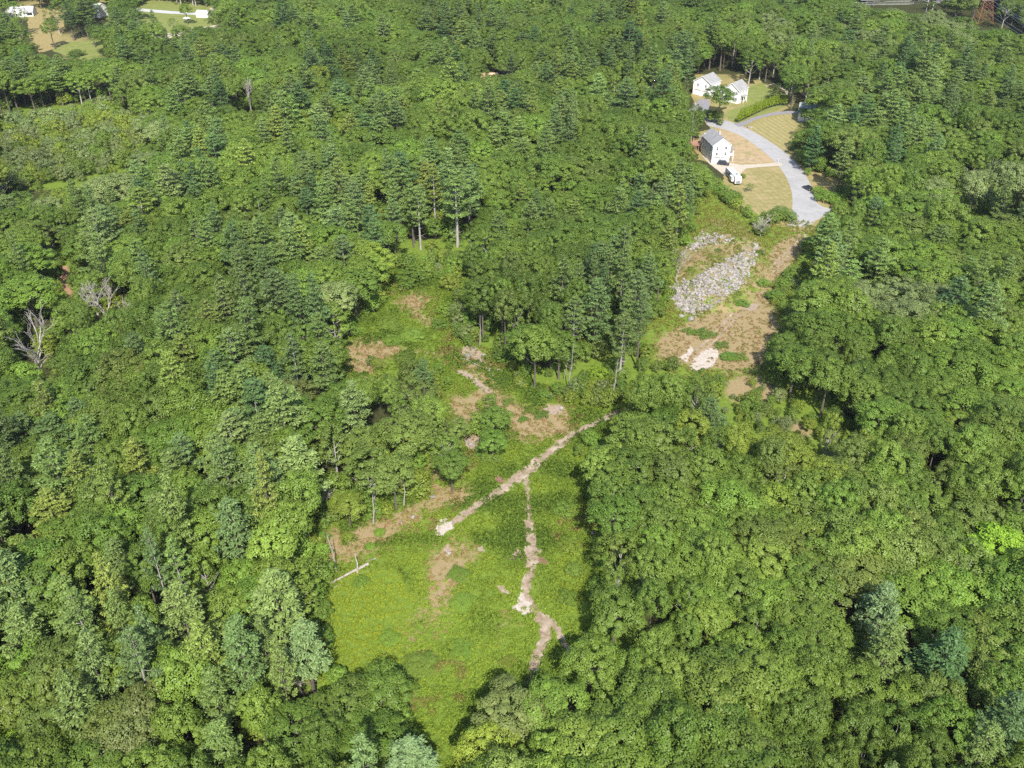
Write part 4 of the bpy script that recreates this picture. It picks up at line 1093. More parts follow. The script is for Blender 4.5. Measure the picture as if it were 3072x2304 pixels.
pile = tag(link('rock_pile', None, loc=(MC.x, MC.y, 0)), 'long pile of pale broken granite boulders on the grassy bank', 'rock pile')
spots = []
for poly, den, s0 in ((RK1, 5.0, 1.0), (RK2, 3.6, .9), (RK3, 2.4, .9)):
    c0 = [at(*p) for p in poly]
    X0, X1, Y0, Y1 = min(p.x for p in c0) - 3, max(p.x for p in c0) + 3, min(p.y for p in c0) - 12, max(p.y for p in c0) + 6
    for _ in range(int((X1 - X0) * (Y1 - Y0) * den)):
        X, Y = random.uniform(X0, X1), random.uniform(Y0, Y1)
        Z = mound_h(X, Y)
        a, b_, _ = proj(np.array([X]), np.array([Y]), np.array([Z]))
        if not inpoly(a + random.gauss(0, 6), b_ + random.gauss(0, 4), poly)[0]: continue
        if float(vnoise(np.array([X]), np.array([Y]), 3.0, 41)[0]) + random.random() * .35 < .40: continue
        spots.append((X, Y, Z, (.16 + .55 * random.random() ** 2.4) * s0))
spots.sort(key=lambda s: -s[3])
print('rocks', len(spots))
rest = MB()
for i, (X, Y, Z, s_) in enumerate(spots):
    if i < 290:
        o = link('rock', ROCK[i % 8], pile, (X - MC.x, Y - MC.y, Z + s_ * .25))
        o.rotation_euler = (random.uniform(-.5, .5), random.uniform(-.5, .5), random.random() * 6.28); o.scale = (s_, s_ * random.uniform(.7, 1), s_ * random.uniform(.8, 1.1))
    else:
        me = ROCK[i % 8]; Mx = Matrix.Rotation(random.random() * 6.28, 3, 'Z') @ Matrix.Rotation(random.uniform(-.6, .6), 3, 'X')
        rest.add([Mx @ v.co * s_ + Vector((X - MC.x, Y - MC.y, Z + s_ * .25)) for v in me.vertices], [tuple(p.vertices) for p in me.polygons], 0 if i % 3 == 0 else 1)
o = rest.build('rubble', [M_rock, M_rock_p], pile); o['kind'] = 'stuff'
# boulders lying on their own
BO = [(1492,692,1.3,'pale flat boulder lying below the foot of the boulder pile'),(1472,684,1.0,'small pale boulder beside the flat one below the boulder pile'),(1188,858,1.1,'white boulder among the bushes above the tan bare ground'),
      (1018,962,.8,'grey boulder in the pinkish patch beside the dark young tree'),(1008,955,.6,'small grey boulder at the edge of the pinkish patch'),(1036,962,.5,'little boulder under the dark young tree'),
      (1012,770,1.1,'grey boulder in the stony corner at the head of the fallen trunks'),(1022,752,.9,'angular boulder at the top of the stony corner'),(1046,768,.7,'small boulder under the tall pale trunk'),
      (1156,858,.6,'small stone beside the grassy tussocks near the white boulder'),(1212,882,.7,'grey stone in the bare patch beside the track neck'),(892,1118,.6,'grey stone on the stony strip above the dark thicket'),
      (866,1130,.5,'pale stone on the stony strip near the slim trunk'),(935,1075,.7,'grey boulder on the reddish strip between the trees'),(928,1040,.5,'small rock halfway up the reddish strip'),
      (1280,1152,.6,'pale rock in the shade at the oak edge'),(970,1196,.5,'pale rock on the thin bare patch below the sand'),(1630,540,1.1,'big grey boulder at the far end of the boulder pile'),(1610,572,1.0,'grey boulder between bushes beside the boulder pile')]
for i, (x, y, s_, lb) in enumerate(BO):
    p = at(x, y); z = mound_h(p.x, p.y)
    o = link('boulder', ROCK[(i * 3 + 1) % 8], None, (p.x, p.y, z + s_ * .3), random.random() * 6, (s_, s_ * .8, s_ * .8))
    tag(o, lb, 'boulder', 'loose boulders in the clearings')

# ------------------------------------------------------------------ logs, snags, dead trees
def logm(name, a, b_, r1, r2, mat, label, cat, group=None, lift=.0, stubs=0):
    A, B = Vector(a), Vector(b_)
    m_ = MB(); pts = [A.lerp(B, t) + Vector((0, 0, random.uniform(-.05, .05))) for t in (0, .25, .5, .75, 1)]
    m_.tube([p - A for p in pts], [r1 + (r2 - r1) * t for t in (0, .25, .5, .75, 1)], 8)
    for i in range(stubs):
        t = random.uniform(.1, .9); q = A.lerp(B, t) - A; an = random.random() * 6.28
        m_.tube([q, q + Vector((math.cos(an) * .5, math.sin(an) * .5, random.uniform(.2, .6)))], [.06, .02], 4)
    o = m_.build(name, mat, None, A); tag(o, label, cat, group)
    return o
a = at(714, 1262); b_ = at(796, 1221)
logm('fallen_log', (a.x, a.y, .3), (b_.x, b_.y, .45), .22, .34, M_log, 'long bleached fallen log lying across the clearing edge', 'log', 'fallen logs', stubs=3)
a = at(722, 1270); b_ = at(736, 1264)
logm('fallen_log', (a.x, a.y, .15), (b_.x, b_.y, .15), .12, .14, M_log, 'short pale log piece below the long fallen log', 'log', 'fallen logs')
for i, ((x1, y1, x2, y2), lb) in enumerate([((975,770,1010,779), 'thin grey fallen trunk, uppermost of the line above the tan ground'), ((1008,778,1062,806), 'thin grey fallen trunk crossing above the stony strip'), ((1048,796,1086,802), 'pale fallen trunk lying towards the bushes under the pale-stemmed tree'),
        ((1056,800,1076,830), 'short grey log lying down the stony strip'), ((790,1215,812,1208), 'short stick of dead wood at the upper end of the long fallen log')]):
    a = at(x1, y1); b_ = at(x2, y2)
    logm('fallen_log', (a.x, a.y, .2), (b_.x, b_.y, .25), .16, .10, M_dead, lb, 'log', 'fallen logs', stubs=2)
def standing(name, bx_, by_, tx, ty, h, r, mat, label, cat='dead tree', twigs=0):
    """a bare stem from its foot to the point of height h seen at tx, ty"""
    a = at(bx_, by_); b_ = at(tx, ty, h)
    b_ = Vector((a.x + max(-3, min(3, b_.x - a.x)), a.y + max(-3, min(3, b_.y - a.y)), h))
    m_ = MB(); e = b_ - a
    mid = e * .5 + Vector((.25, .1, 0))
    m_.tube([Vector((0, 0, -.2)), e * .25 + Vector((.1, 0, 0)), mid, e * .78, e], [r * 1.2, r, r * .8, r * .55, r * .3], 6)
    root = link(name, None, loc=a); m2 = MB()
    m_.build('trunk', mat, root)
    for i in range(twigs):
        t = random.uniform(.3, 1); q = e * t; an = random.random() * 6.28; L = random.uniform(.6, 2.2) * (1.3 - t)
        m2.tube([q, q + Vector((math.cos(an) * L, math.sin(an) * L, random.uniform(0, .8)))], [r * .25, .01], 3)
    if twigs: m2.build('branches', mat, root)
    tag(root, label, cat, 'bare stems and dead trees')
    return root
standing('snag', 772, 1240, 767, 1195, 4.2, .18, M_dead, 'short weathered snag standing against the long fallen log', twigs=6)
standing('dead_tree', 727, 1236, 705, 1150, 11, .13, M_dead, 'slim pale dead tree leaning beside the long fallen log', twigs=14)
standing('dead_tree', 1319, 872, 1336, 775, 15, .16, M_dead, 'tall leaning grey dead stem at the lower edge of the pine stand', twigs=22)
standing('dead_tree', 1226, 842, 1240, 740, 16, .12, M_dead, 'thin straight dead stem in the dark gap of the forest edge', twigs=16)
standing('dead_tree', 1218, 820, 1226, 765, 10, .09, M_pale_bark, 'thinner grey dead stem beside the taller one in the dark gap', twigs=10)
standing('dead_tree', 1036, 748, 1037, 682, 12, .17, M_pale_bark, 'pale upright trunk at the forest edge above the stony corner', twigs=6)
standing('dead_tree', 806, 1133, 805, 1070, 8, .17, M_pale_bark, 'white-barked trunk in front of the olive trees', twigs=2)
standing('dead_tree', 966, 958, 965, 908, 8, .10, M_pale_bark, 'thin white stem beside the reddish strip', twigs=4)
standing('dead_tree', 872, 1095, 872, 1030, 8, .14, M_pale_bark, 'grey trunk standing in the shade of the olive trees', twigs=3)
standing('dead_tree', 760, 728, 757, 690, 6, .12, M_pale_bark, 'slim trunk at the tip of the upper tan strip', twigs=3)
standing('dead_tree', 1823, 1110, 1830, 1060, 12, .10, M_dead, 'pale bent bare stem among the oaks', twigs=12)

def bare_tree(x, y, h, spread, mat, label, seed, bx_=0, depth=4, lean=(0, 0)):
    rs = random.Random(seed)
    p = at(x, y)
    m_ = MB(); root = link('bare_tree', None, loc=p)
    def br(o, d, L, r, dep):
        e = o + d * L
        mid = o.lerp(e, .5) + Vector((rs.uniform(-.1, .1), rs.uniform(-.1, .1), rs.uniform(0, .1))) * L
        r = max(r, .035)
        (m_ if dep > 0 else m0).tube([o, mid, e], [r, r * .8, r * .55], 5 if dep == 0 else 4, cap=False)
        if dep >= depth: return
        for k in range(rs.randint(2, 4) if dep else 4):
            nd = (d + Vector((rs.uniform(-1, 1), rs.uniform(-1, 1), rs.uniform(-.2, .5))) * spread).normalized()
            br(o.lerp(e, rs.uniform(.55, 1)), nd, L * rs.uniform(.55, .85), r * .55, dep + 1)
    m0 = MB()
    br(Vector((0, 0, -.2)), Vector((lean[0], lean[1], 1)).normalized(), h * .45, h * .018, 0)
    m0.build('trunk', mat, root); m_.build('branches', mat, root)
    tag(root, label, 'dead tree', 'bare stems and dead trees')
bare_tree(100, 850, 24, .75, M_dead, 'big bare dead tree with forked silver branches over dark shade', 3, depth=4)
bare_tree(232, 705, 15, .9, M_dead, 'dense tangle of bare grey branches on a dead crown', 5, depth=5)
bare_tree(288, 725, 12, .5, M_dead, 'small forked dead tree with two pale prongs', 8, depth=3)
bare_tree(1642, 512, 7, .9, M_dead, 'bare grey bush with fine upright twigs below the road end', 12, depth=5)
bare_tree(1462, 612, 11, .6, M_dead, 'bare grey-brown tree at the edge of the boulder pile', 14, depth=5)
bare_tree(545, 250, 17, .55, M_pale_bark, 'white-stemmed birch with a thin browned crown in the far forest', 16, depth=4)
bare_tree(370, 235, 15, .35, M_rust_bark, 'reddish dead conifer standing in the far forest', 18, depth=4)
bare_tree(290, 145, 14, .4, M_pale_bark, 'slim pale dead stem in front of the far fields', 21, depth=3)
bare_tree(25, 70, 16, .5, M_dead, 'leaning bare white trunk beside the far ranch house', 22, depth=3, lean=(-.35, 0))
bare_tree(630, 905, 11, 1.0, M_dead, 'low grey bare crown spread among brownish trees', 25, depth=5)
bare_tree(700, 1118, 7, .9, M_dead, 'splayed broken dead branches under the big pine', 27, depth=4)
bare_tree(655, 1500, 8, .8, M_dead, 'broken grey branches under the silvery pine', 28, depth=4)
bare_tree(95, 1640, 9, .8, M_dead, 'splintered grey dead top beside the yellow shrubs', 29, depth=4)
bare_tree(560, 1340, 9, .7, M_dead, 'dead grey limbs in the dark gap between two big pines', 31, depth=4)
bare_tree(1405, 1210, 10, .8, M_dead, 'pale dead branches poking out of the oak canopy', 33, depth=3)
bare_tree(1730, 1500, 12, .8, M_dead, 'forked white dead branch tips among the lower oaks', 35, depth=3)
bare_tree(1470, 1270, 12, .9, M_pale_bark, 'sprawling pale dead limbs in a gap of the oaks', 37, depth=3)

# ------------------------------------------------------------------ houses
def local(o, pts): return pts
def window(parent, c, w_, h_, normal_ang, shutters=False, mat_pane=None):
    """window in wall plane at c (local), facing angle normal_ang about z"""
    Mx = Matrix.Rotation(normal_ang, 3, 'Z')     # local x = along wall, -y = outward
    b_ = MB()
    def bx_(cx_, cy_, cz_, dx, dy, dz, q=None, mi=0):
        (q or b_).box(Vector(c) + Mx @ Vector((cx_, cy_, cz_)), (dx, dy, dz), M=Mx, mi=mi)
    t = .12
    bx_(0, -.04, h_ / 2 + t / 2, w_ + 2 * t, .1, t); bx_(0, -.05, -h_ / 2 - t / 2, w_ + 2 * t, .13, t)
    bx_(-w_ / 2 - t / 2, -.04, 0, t, .1, h_); bx_(w_ / 2 + t / 2, -.04, 0, t, .1, h_)
    bx_(0, -.045, 0, w_, .06, .06); bx_(0, -.045, h_ / 4 + .02, .04, .055, h_ / 2 - .08)
    if shutters:
        bx_(-w_ / 2 - t - .18, -.035, 0, .34, .07, h_, mi=1); bx_(w_ / 2 + t + .18, -.035, 0, .34, .07, h_, mi=1)
    f = b_.build('window', [M_trim, M_shutter], parent)
    p = MB(); bx_(0, -.015, 0, w_, .03, h_, p)
    p.build('pane', M_glass, f)

def gable_block(parent, w_, l_, he, hr, off=(0, 0), base=0, wall_m=None, roof_m=None, over=.35):
    """ridge along local y, front gable at y=0 facing -y"""
    wall_m = wall_m or M_white; roof_m = roof_m or M_roof
    x0, x1 = off[0] - w_ / 2, off[0] + w_ / 2; y0, y1 = off[1], off[1] + l_
    V = [(x0, y0, base), (x1, y0, base), (x1, y1, base), (x0, y1, base), (x0, y0, he), (x1, y0, he), (x1, y1, he), (x0, y1, he), (off[0], y0, hr), (off[0], y1, hr)]
    F = [(0, 1, 5, 8, 4), (2, 3, 7, 9, 6), (1, 2, 6, 5), (3, 0, 4, 7), (0, 3, 2, 1)]
    MB().add(V, F).build('wall', wall_m, parent)
    # corner boards and siding trim
    cb = MB()
    for x, y, sx, sy in ((x0, y0, 1, 1), (x1, y0, -1, 1), (x0, y1, 1, -1), (x1, y1, -1, -1)):
        cb.box((x, y, (base + he) / 2), (.16, .16, he - base - .02))
    cb.build('corner_board', M_trim, parent)
    s = (hr - he) / (w_ / 2); th = .22
    rf = MB(); fa = MB()
    ex = over
    for sg in (-1, 1):
        xe = off[0] + sg * (w_ / 2 + ex); ze = he - s * ex
        a_, b2 = (off[0], hr), (xe, ze)
        ya, yb = y0 - over, y1 + over
        P = [(a_[0], ya, a_[1] + .02), (b2[0], ya, b2[1] + .02), (b2[0], yb, b2[1] + .02), (a_[0], yb, a_[1] + .02)]
        T = [(x, y, z + th) for x, y, z in P]
        rf.add(P + T, [(0, 1, 2, 3), (7, 6, 5, 4), (0, 4, 5, 1), (1, 5, 6, 2), (2, 6, 7, 3), (3, 7, 4, 0)])
        # rake boards and eave fascia, proud of the roof edge
        for yy in (ya - .03, yb + .03):
            fa.add([(a_[0], yy - .025, a_[1] - .12), (b2[0], yy - .025, b2[1] - .12), (b2[0], yy - .025, b2[1] + th - .02), (a_[0], yy - .025, a_[1] + th - .02),
                    (a_[0], yy + .025, a_[1] - .12), (b2[0], yy + .025, b2[1] - .12), (b2[0], yy + .025, b2[1] + th - .02), (a_[0], yy + .025, a_[1] + th - .02)],
                   [(0, 1, 2, 3), (7, 6, 5, 4), (0, 4, 5, 1), (1, 5, 6, 2), (2, 6, 7, 3), (3, 7, 4, 0)])
        fa.box((xe + sg * .03, (ya + yb) / 2, ze + .08), (.05, yb - ya, .2))
    r_ = rf.build('roof', roof_m, parent)
    fa.build('fascia', M_trim, r_)
    return r_

def garage_door(parent, c, w_, h_, ang):
    Mx = Matrix.Rotation(ang, 3, 'Z')
    d = MB()
    for k in range(4): d.box(Vector(c) + Mx @ Vector((0, -.03, -h_ / 2 + (k + .5) * h_ / 4)), (w_, .06, h_ / 4 - .03), M=Mx)
    g = d.build('garage_door', M_trim, parent)
    f = MB(); f.box(Vector(c) + Mx @ Vector((0, -.06, h_ / 2 + .1)), (w_ + .4, .14, .16), M=Mx, mi=0)
    f.build('lintel', M_shutter, g)
    return g

def wdir(a, b_): d = b_ - a; return math.atan2(d.y, d.x)
# house by the bend
c1, c2 = at(2136 / K, 490 / K), at(2184.7 / K, 489 / K)
angA = R(9)
HA = tag(link('house', None, loc=((c1 + c2) / 2) + Vector((0, .5, 0)), rz=angA), 'three-storey white gabled house with grey roof beside the road bend', 'house', 'houses in the woods')
gable_block(HA, 7.6, 13.5, 7.6, 10.4, wall_m=M_grey_side)
rb = gable_block(HA, 5.2, 3.0, 5.6, 7.6, off=(-.5, 13.9), wall_m=M_grey_side)
for z in (6.3, 3.9):
    for x in (-1.9, 1.9): window(HA, (x, 0, z), .85, 1.25, 0)
window(HA, (0, 0, 4.0), .4, .5, 0)
for y_ in (2, 5, 8.5, 11.5):
    for z in (6.2, 3.8): window(HA, (-3.8, y_, z), .85, 1.25, R(-90))
for y_ in (2, 5, 8.5, 11.5): window(HA, (3.8, y_, 6.2), .85, 1.25, R(90))
window(HA, (-3.8, 7, 1.3), .8, .9, R(-90))
for x in (-1.75, 1.75): garage_door(HA, (x, 0, 1.15), 2.7, 2.2, 0)
band = MB(); band.box((0, -.06, 2.75), (7.4, .12, .22)); band.build('band_board', M_trim, HA)
# roofed porch on the road side
pr = MB(); pr.box((4.95, 4.5, 2.55), (2.3, 7.0, .2)); 
for y_ in (1.2, 3.4, 5.6, 7.8): pr.box((5.95, y_, 3.85), (.16, .16, 2.4)); pr.box((5.95, y_, 1.2), (.22, .22, 2.4))
pr.box((5.95, 4.5, 3.55), (.08, 6.8, .08)); pr.box((5.95, 4.5, 2.85), (.08, 6.8, .08)); pr.box((4.95, 1.05, 3.55), (2.1, .08, .08))
for k in range(20): pr.box((5.95, 1.3 + k * .34, 3.2), (.05, .05, .62))
po = pr.build('porch', M_trim, HA)
prf = MB(); prf.add([(3.86, .8, 5.55), (6.3, .8, 5.1), (6.3, 8.2, 5.1), (3.86, 8.2, 5.55), (3.86, .8, 5.7), (6.3, .8, 5.25), (6.3, 8.2, 5.25), (3.86, 8.2, 5.7)], [(3, 2, 1, 0), (4, 5, 6, 7), (0, 1, 5, 4), (1, 2, 6, 5), (2, 3, 7, 6), (3, 0, 4, 7)])
prf.build('porch_roof', M_roof, po)
ch = MB(); ch.box((1.2, 7.5, 10.4), (.7, .7, 1.6)); ch.build('chimney', M_found, HA)
vp = MB(); vp.box((-3.2, 13.2, 8.2), (.25, .25, 1.0)); vp.build('vent_pipe', M_trim, HA)

# raised deck beside it
dp = at(1503, 322)
DK = tag(link('deck', None, loc=(dp.x, dp.y, 0), rz=angA), 'raised reddish wooden deck with railings beside the grey-roofed house', 'deck')
for k in range(22):
    b1 = MB(); b1.box((0, 0, 0), (6.2, .24, .06)); 
    if k == 0: plank = b1.mesh('plank', M_deck)
    link('plank', plank, DK, (0, -3 + k * .275, 2.6))
pst = MB()
for x in (-3, 0, 3):
    for y_ in (-3, 0, 2.8): pst.box((x, y_, 1.27), (.16, .16, 2.54))
pst.build('support', M_deck, DK)
rl = MB()
for x0_, y0_, x1_, y1_ in ((-3.05, -3.1, 3.05, -3.1), (-3.05, -3.1, -3.05, 2.9), (-3.05, 2.9, 3.05, 2.9)):
    L = math.hypot(x1_ - x0_, y1_ - y0_); n_ = int(L / .45)
    for k in range(n_ + 1): rl.box((x0_ + (x1_ - x0_) * k / n_, y0_ + (y1_ - y0_) * k / n_, 3.1), (.07, .07, .94))
    rl.box(((x0_ + x1_) / 2, (y0_ + y1_) / 2, 3.6), (abs(x1_ - x0_) + .1, abs(y1_ - y0_) + .1, .07))
rl.build('railing', M_deck, DK)
st = MB()
for k in range(9): st.box((-1.6 - .0 * k, -3.4 - .28 * k, 2.4 - .28 * k), (1.2, .3, .07))
st.build('stair', M_deck, DK)
# patio table with its fabric shade on the deck
um = tag(link('parasol', None, loc=(dp.x - 1.2, dp.y + .8, 2.63)), 'closed reddish garden parasol standing on the raised deck', 'parasol')
q = MB(); q.tube([(0, 0, 0), (0, 0, 2.5)], .03, 6); q.build('pole', M_trim, um)
q = MB(); q.tube([(0, 0, 1.0), (0, 0, 1.6), (0, 0, 2.5)], [.22, .16, .04], 8); q.build('canopy', simple('faded_red_fabric', (.45, .2, .17), .9), um)

# white house: garage wing and main wing joined by a low link
c1, c2 = at(2078 / K, 282 / K), at(2128 / K, 293 / K)
c1.z = c2.z = 0
angB = wdir(c1, c2)
mid = (c1 + c2) / 2
wB = (c2 - c1).length
HB = tag(link('house', None, loc=mid, rz=angB), 'white two-winged house with grey roofs and double garage at the hedge', 'house', 'houses in the woods')
gable_block(HB, wB, 9.5, 6.8, 9.8, roof_m=M_roof_b)
for x in (-2.3, 2.3): window(HB, (x, 0, 5.2), .8, 1.3, 0)
for x in (-2.2, 2.2): garage_door(HB, (x, 0, 1.3), 2.9, 2.5, 0)
for y_ in (2.5, 6.5): window(HB, (wB / 2, y_, 5.0), .9, 1.3, R(90)); window(HB, (wB / 2, y_, 2.0), .9, 1.3, R(90))
# second wing in HB's frame
Minv = Matrix.Rotation(-angB, 3, 'Z')
d1, d2, d3 = at(2190 / K, 305 / K), at(2213 / K, 312 / K), at(2240 / K, 303 / K)
q1 = Minv @ (d2 - mid)
wing = link('main_wing', None, HB, (q1.x - 4.3 + .8, q1.y, 0))
wW, wL = 8.4, 9.0
# its walls and roof are parts of the house
def gb(offx, offy, w_, l_, he, hr): return gable_block(HB, w_, l_, he, hr, off=(offx, offy), roof_m=M_roof_b)
bpy.data.objects.remove(wing)
ox, oy = q1.x - wW / 2, q1.y
gb(ox, oy, wW, wL, 6.4, 9.4)
for x in (-2.2, -.9, 1.6, 2.7):
    for z in (4.9, 2.1): window(HB, (ox + x, oy, z), .85, 1.3, 0, shutters=False)
sh_ = MB()
for x in (-2.85, -1.55, -.25, .95, 2.15, 3.3):
    for z in (4.9, 2.1): sh_.box((ox + x, oy - .03, z), (.32, .06, 1.35))
sh_.build('shutters', M_shutter, HB)
for y_ in (1.6, 4.4, 7.2): window(HB, (ox + wW / 2, oy + y_, 4.9), .8, 1.2, R(90))
for y_ in (2.0, 6.8): window(HB, (ox + wW / 2, oy + y_, 2.0), .8, 1.2, R(90))
pb = MB(); pb.add([(ox + wW / 2, oy + 2.2, 3.6), (ox + wW / 2 + 1.8, oy + 2.2, 3.2), (ox + wW / 2 + 1.8, oy + 6, 3.2), (ox + wW / 2, oy + 6, 3.6), (ox + wW / 2, oy + 2.2, 3.75), (ox + wW / 2 + 1.8, oy + 2.2, 3.35), (ox + wW / 2 + 1.8, oy + 6, 3.35), (ox + wW / 2, oy + 6, 3.75)], [(3, 2, 1, 0), (4, 5, 6, 7), (0, 1, 5, 4), (1, 2, 6, 5), (2, 3, 7, 6), (3, 0, 4, 7)])
pr_ = pb.build('porch_roof', M_roof_b, HB)
pq = MB()
for y_ in (2.4, 5.8): pq.box((ox + wW / 2 + 1.6, oy + y_, 1.6), (.16, .16, 3.2))
pq.build('post', M_trim, pr_)
dr = MB(); dr.box((ox + wW / 2 + .04, oy + 4.1, 1.1), (.08, .95, 2.1)); dr.build('door', M_shutter, HB)
# low link between the wings
lk = MB(); lx0, lx1 = wB / 2 + .03, ox - wW / 2 - .03
ly0 = max(1.5, oy + 2.5)
lk.box(((lx0 + lx1) / 2, ly0 + 2.6, 1.6), (abs(lx1 - lx0), 5.0, 3.2)); lk.build('link_wall', M_white, HB)
lr = MB(); lr.box(((lx0 + lx1) / 2, ly0 + 2.6, 3.3), (abs(lx1 - lx0), 5.5, .2)); lr.build('link_roof', M_roof_b, HB)

# half-hidden house at the end of the drive
p = at(1752, 258)
HC = tag(link('house', None, loc=p, rz=R(72)), 'grey-green roofed white house mostly hidden by trees at the drive end', 'house', 'houses in the woods')
gable_block(HC, 8.5, 12, 4.6, 7.4, off=(0, -6), roof_m=roofmat('pale_green_grey_shingles', (.26, .29, .275)))
for x in (-2.4, 0, 2.4): window(HC, (x, -6, 2.8), .9, 1.3, 0)
for y_ in (-4, -1, 2, 4.5): window(HC, (4.25, y_, 2.6), .9, 1.2, R(90)); window(HC, (-4.25, y_, 2.6), .9, 1.2, R(-90))
# tan roof deep in the woods
p = at(1057, 190)
HT = tag(link('house', None, loc=p, rz=R(92)), 'unfinished tan plywood-roofed building deep in the far forest', 'house', 'houses in the woods')
gable_block(HT, 9, 8.6, 4.2, 7.6, off=(0, -4.3), wall_m=M_tan_wall, roof_m=M_roof_tan)
window(HT, (0, -4.3, 2.5), .9, 1.3, 0)
# far top-left buildings
p = at(48, 33)
H1 = tag(link('house', None, loc=p, rz=R(96)), 'low pale ranch house with a lilac-grey roof at the far field', 'house', 'houses beyond the far fields')
gable_block(H1, 8.5, 17, 2.9, 5.6, off=(0, -8.5), wall_m=M_far_wall, roof_m=simple('lilac_grey_shingles', (.42, .40, .45), .8))
cg = link('front_gable', None, H1)
bpy.data.objects.remove(cg)
fg = MB(); fg.add([(-5.6, -3, 0), (-5.6, 3, 0), (-4.2, 3, 0), (-4.2, -3, 0), (-5.6, -3, 2.9), (-5.6, 3, 2.9), (-4.2, 3, 2.9), (-4.2, -3, 2.9), (-5.6, 0, 4.9), (-4.2, 0, 4.9)], [(1, 0, 4, 8, 5), (3, 2, 6, 9, 7), (0, 3, 7, 4), (2, 1, 5, 6), (0, 1, 2, 3), (4, 7, 9, 8), (8, 9, 6, 5)])
fg.build('front_gable', M_white, H1)
for y_ in (-1.2, 1.2): window(H1, (-5.6, y_, 1.6), 1.0, 1.5, R(-90))
gd = garage_door(H1, (-4.25, -6.5, 1.25), 4.6, 2.4, R(-90)); 
window(H1, (-4.25, 6, 1.7), 1.4, 1.2, R(-90))
pd = MB(); pd.box((-4.34, -6.5, 1.5), (.1, 3.6, 1.6)); pd.build('dark_opening', M_glass, H1)
p = at(212, 34)
H2 = tag(link('house', None, loc=p, rz=R(60)), 'bright white two-storey house with a white roof beyond the trees', 'house', 'houses beyond the far fields')
gable_block(H2, 9, 11, 5.6, 8.4, off=(0, -5.5), wall_m=M_far_wall, roof_m=simple('white_metal_roof', (.78, .78, .8), .4, .03))
for y_ in (-3, 0, 3): window(H2, (-4.5, y_, 4.2), .9, 1.2, R(-90)); window(H2, (-4.5, y_, 1.6), .9, 1.2, R(-90))
for x in (-2, 2): window(H2, (x, -5.5, 4.2), .9, 1.2, 0); window(H2, (x, -5.5, 1.6), .9, 1.2, 0)
p = at(323, 78)
H3 = tag(link('shed', None, loc=p, rz=R(-14)), 'small pale lilac shed with a dark doorway at the end of the dirt lane', 'shed')
gable_block(H3, 4.6, 5.5, 2.8, 4.6, wall_m=simple('lilac_board_wall', (.52, .5, .56), .8), roof_m=simple('shed_roof_felt', (.45, .43, .5), .8))
dd = MB(); dd.box((.7, -.04, 1.1), (1.1, .08, 2.1)); dd.build('door', M_glass, H3)
p = at(441, 36)
H4 = tag(link('barn', None, loc=p, rz=R(80)), 'long white-roofed barn beside the far pines', 'barn')
gable_block(H4, 6, 8, 2.6, 3.9, off=(0, -4), roof_m=simple('white_barn_roof', (.75, .75, .74), .5, .04))
garage_door(H4, (-3.0, 0, 1.3), 3, 2.4, R(-90))

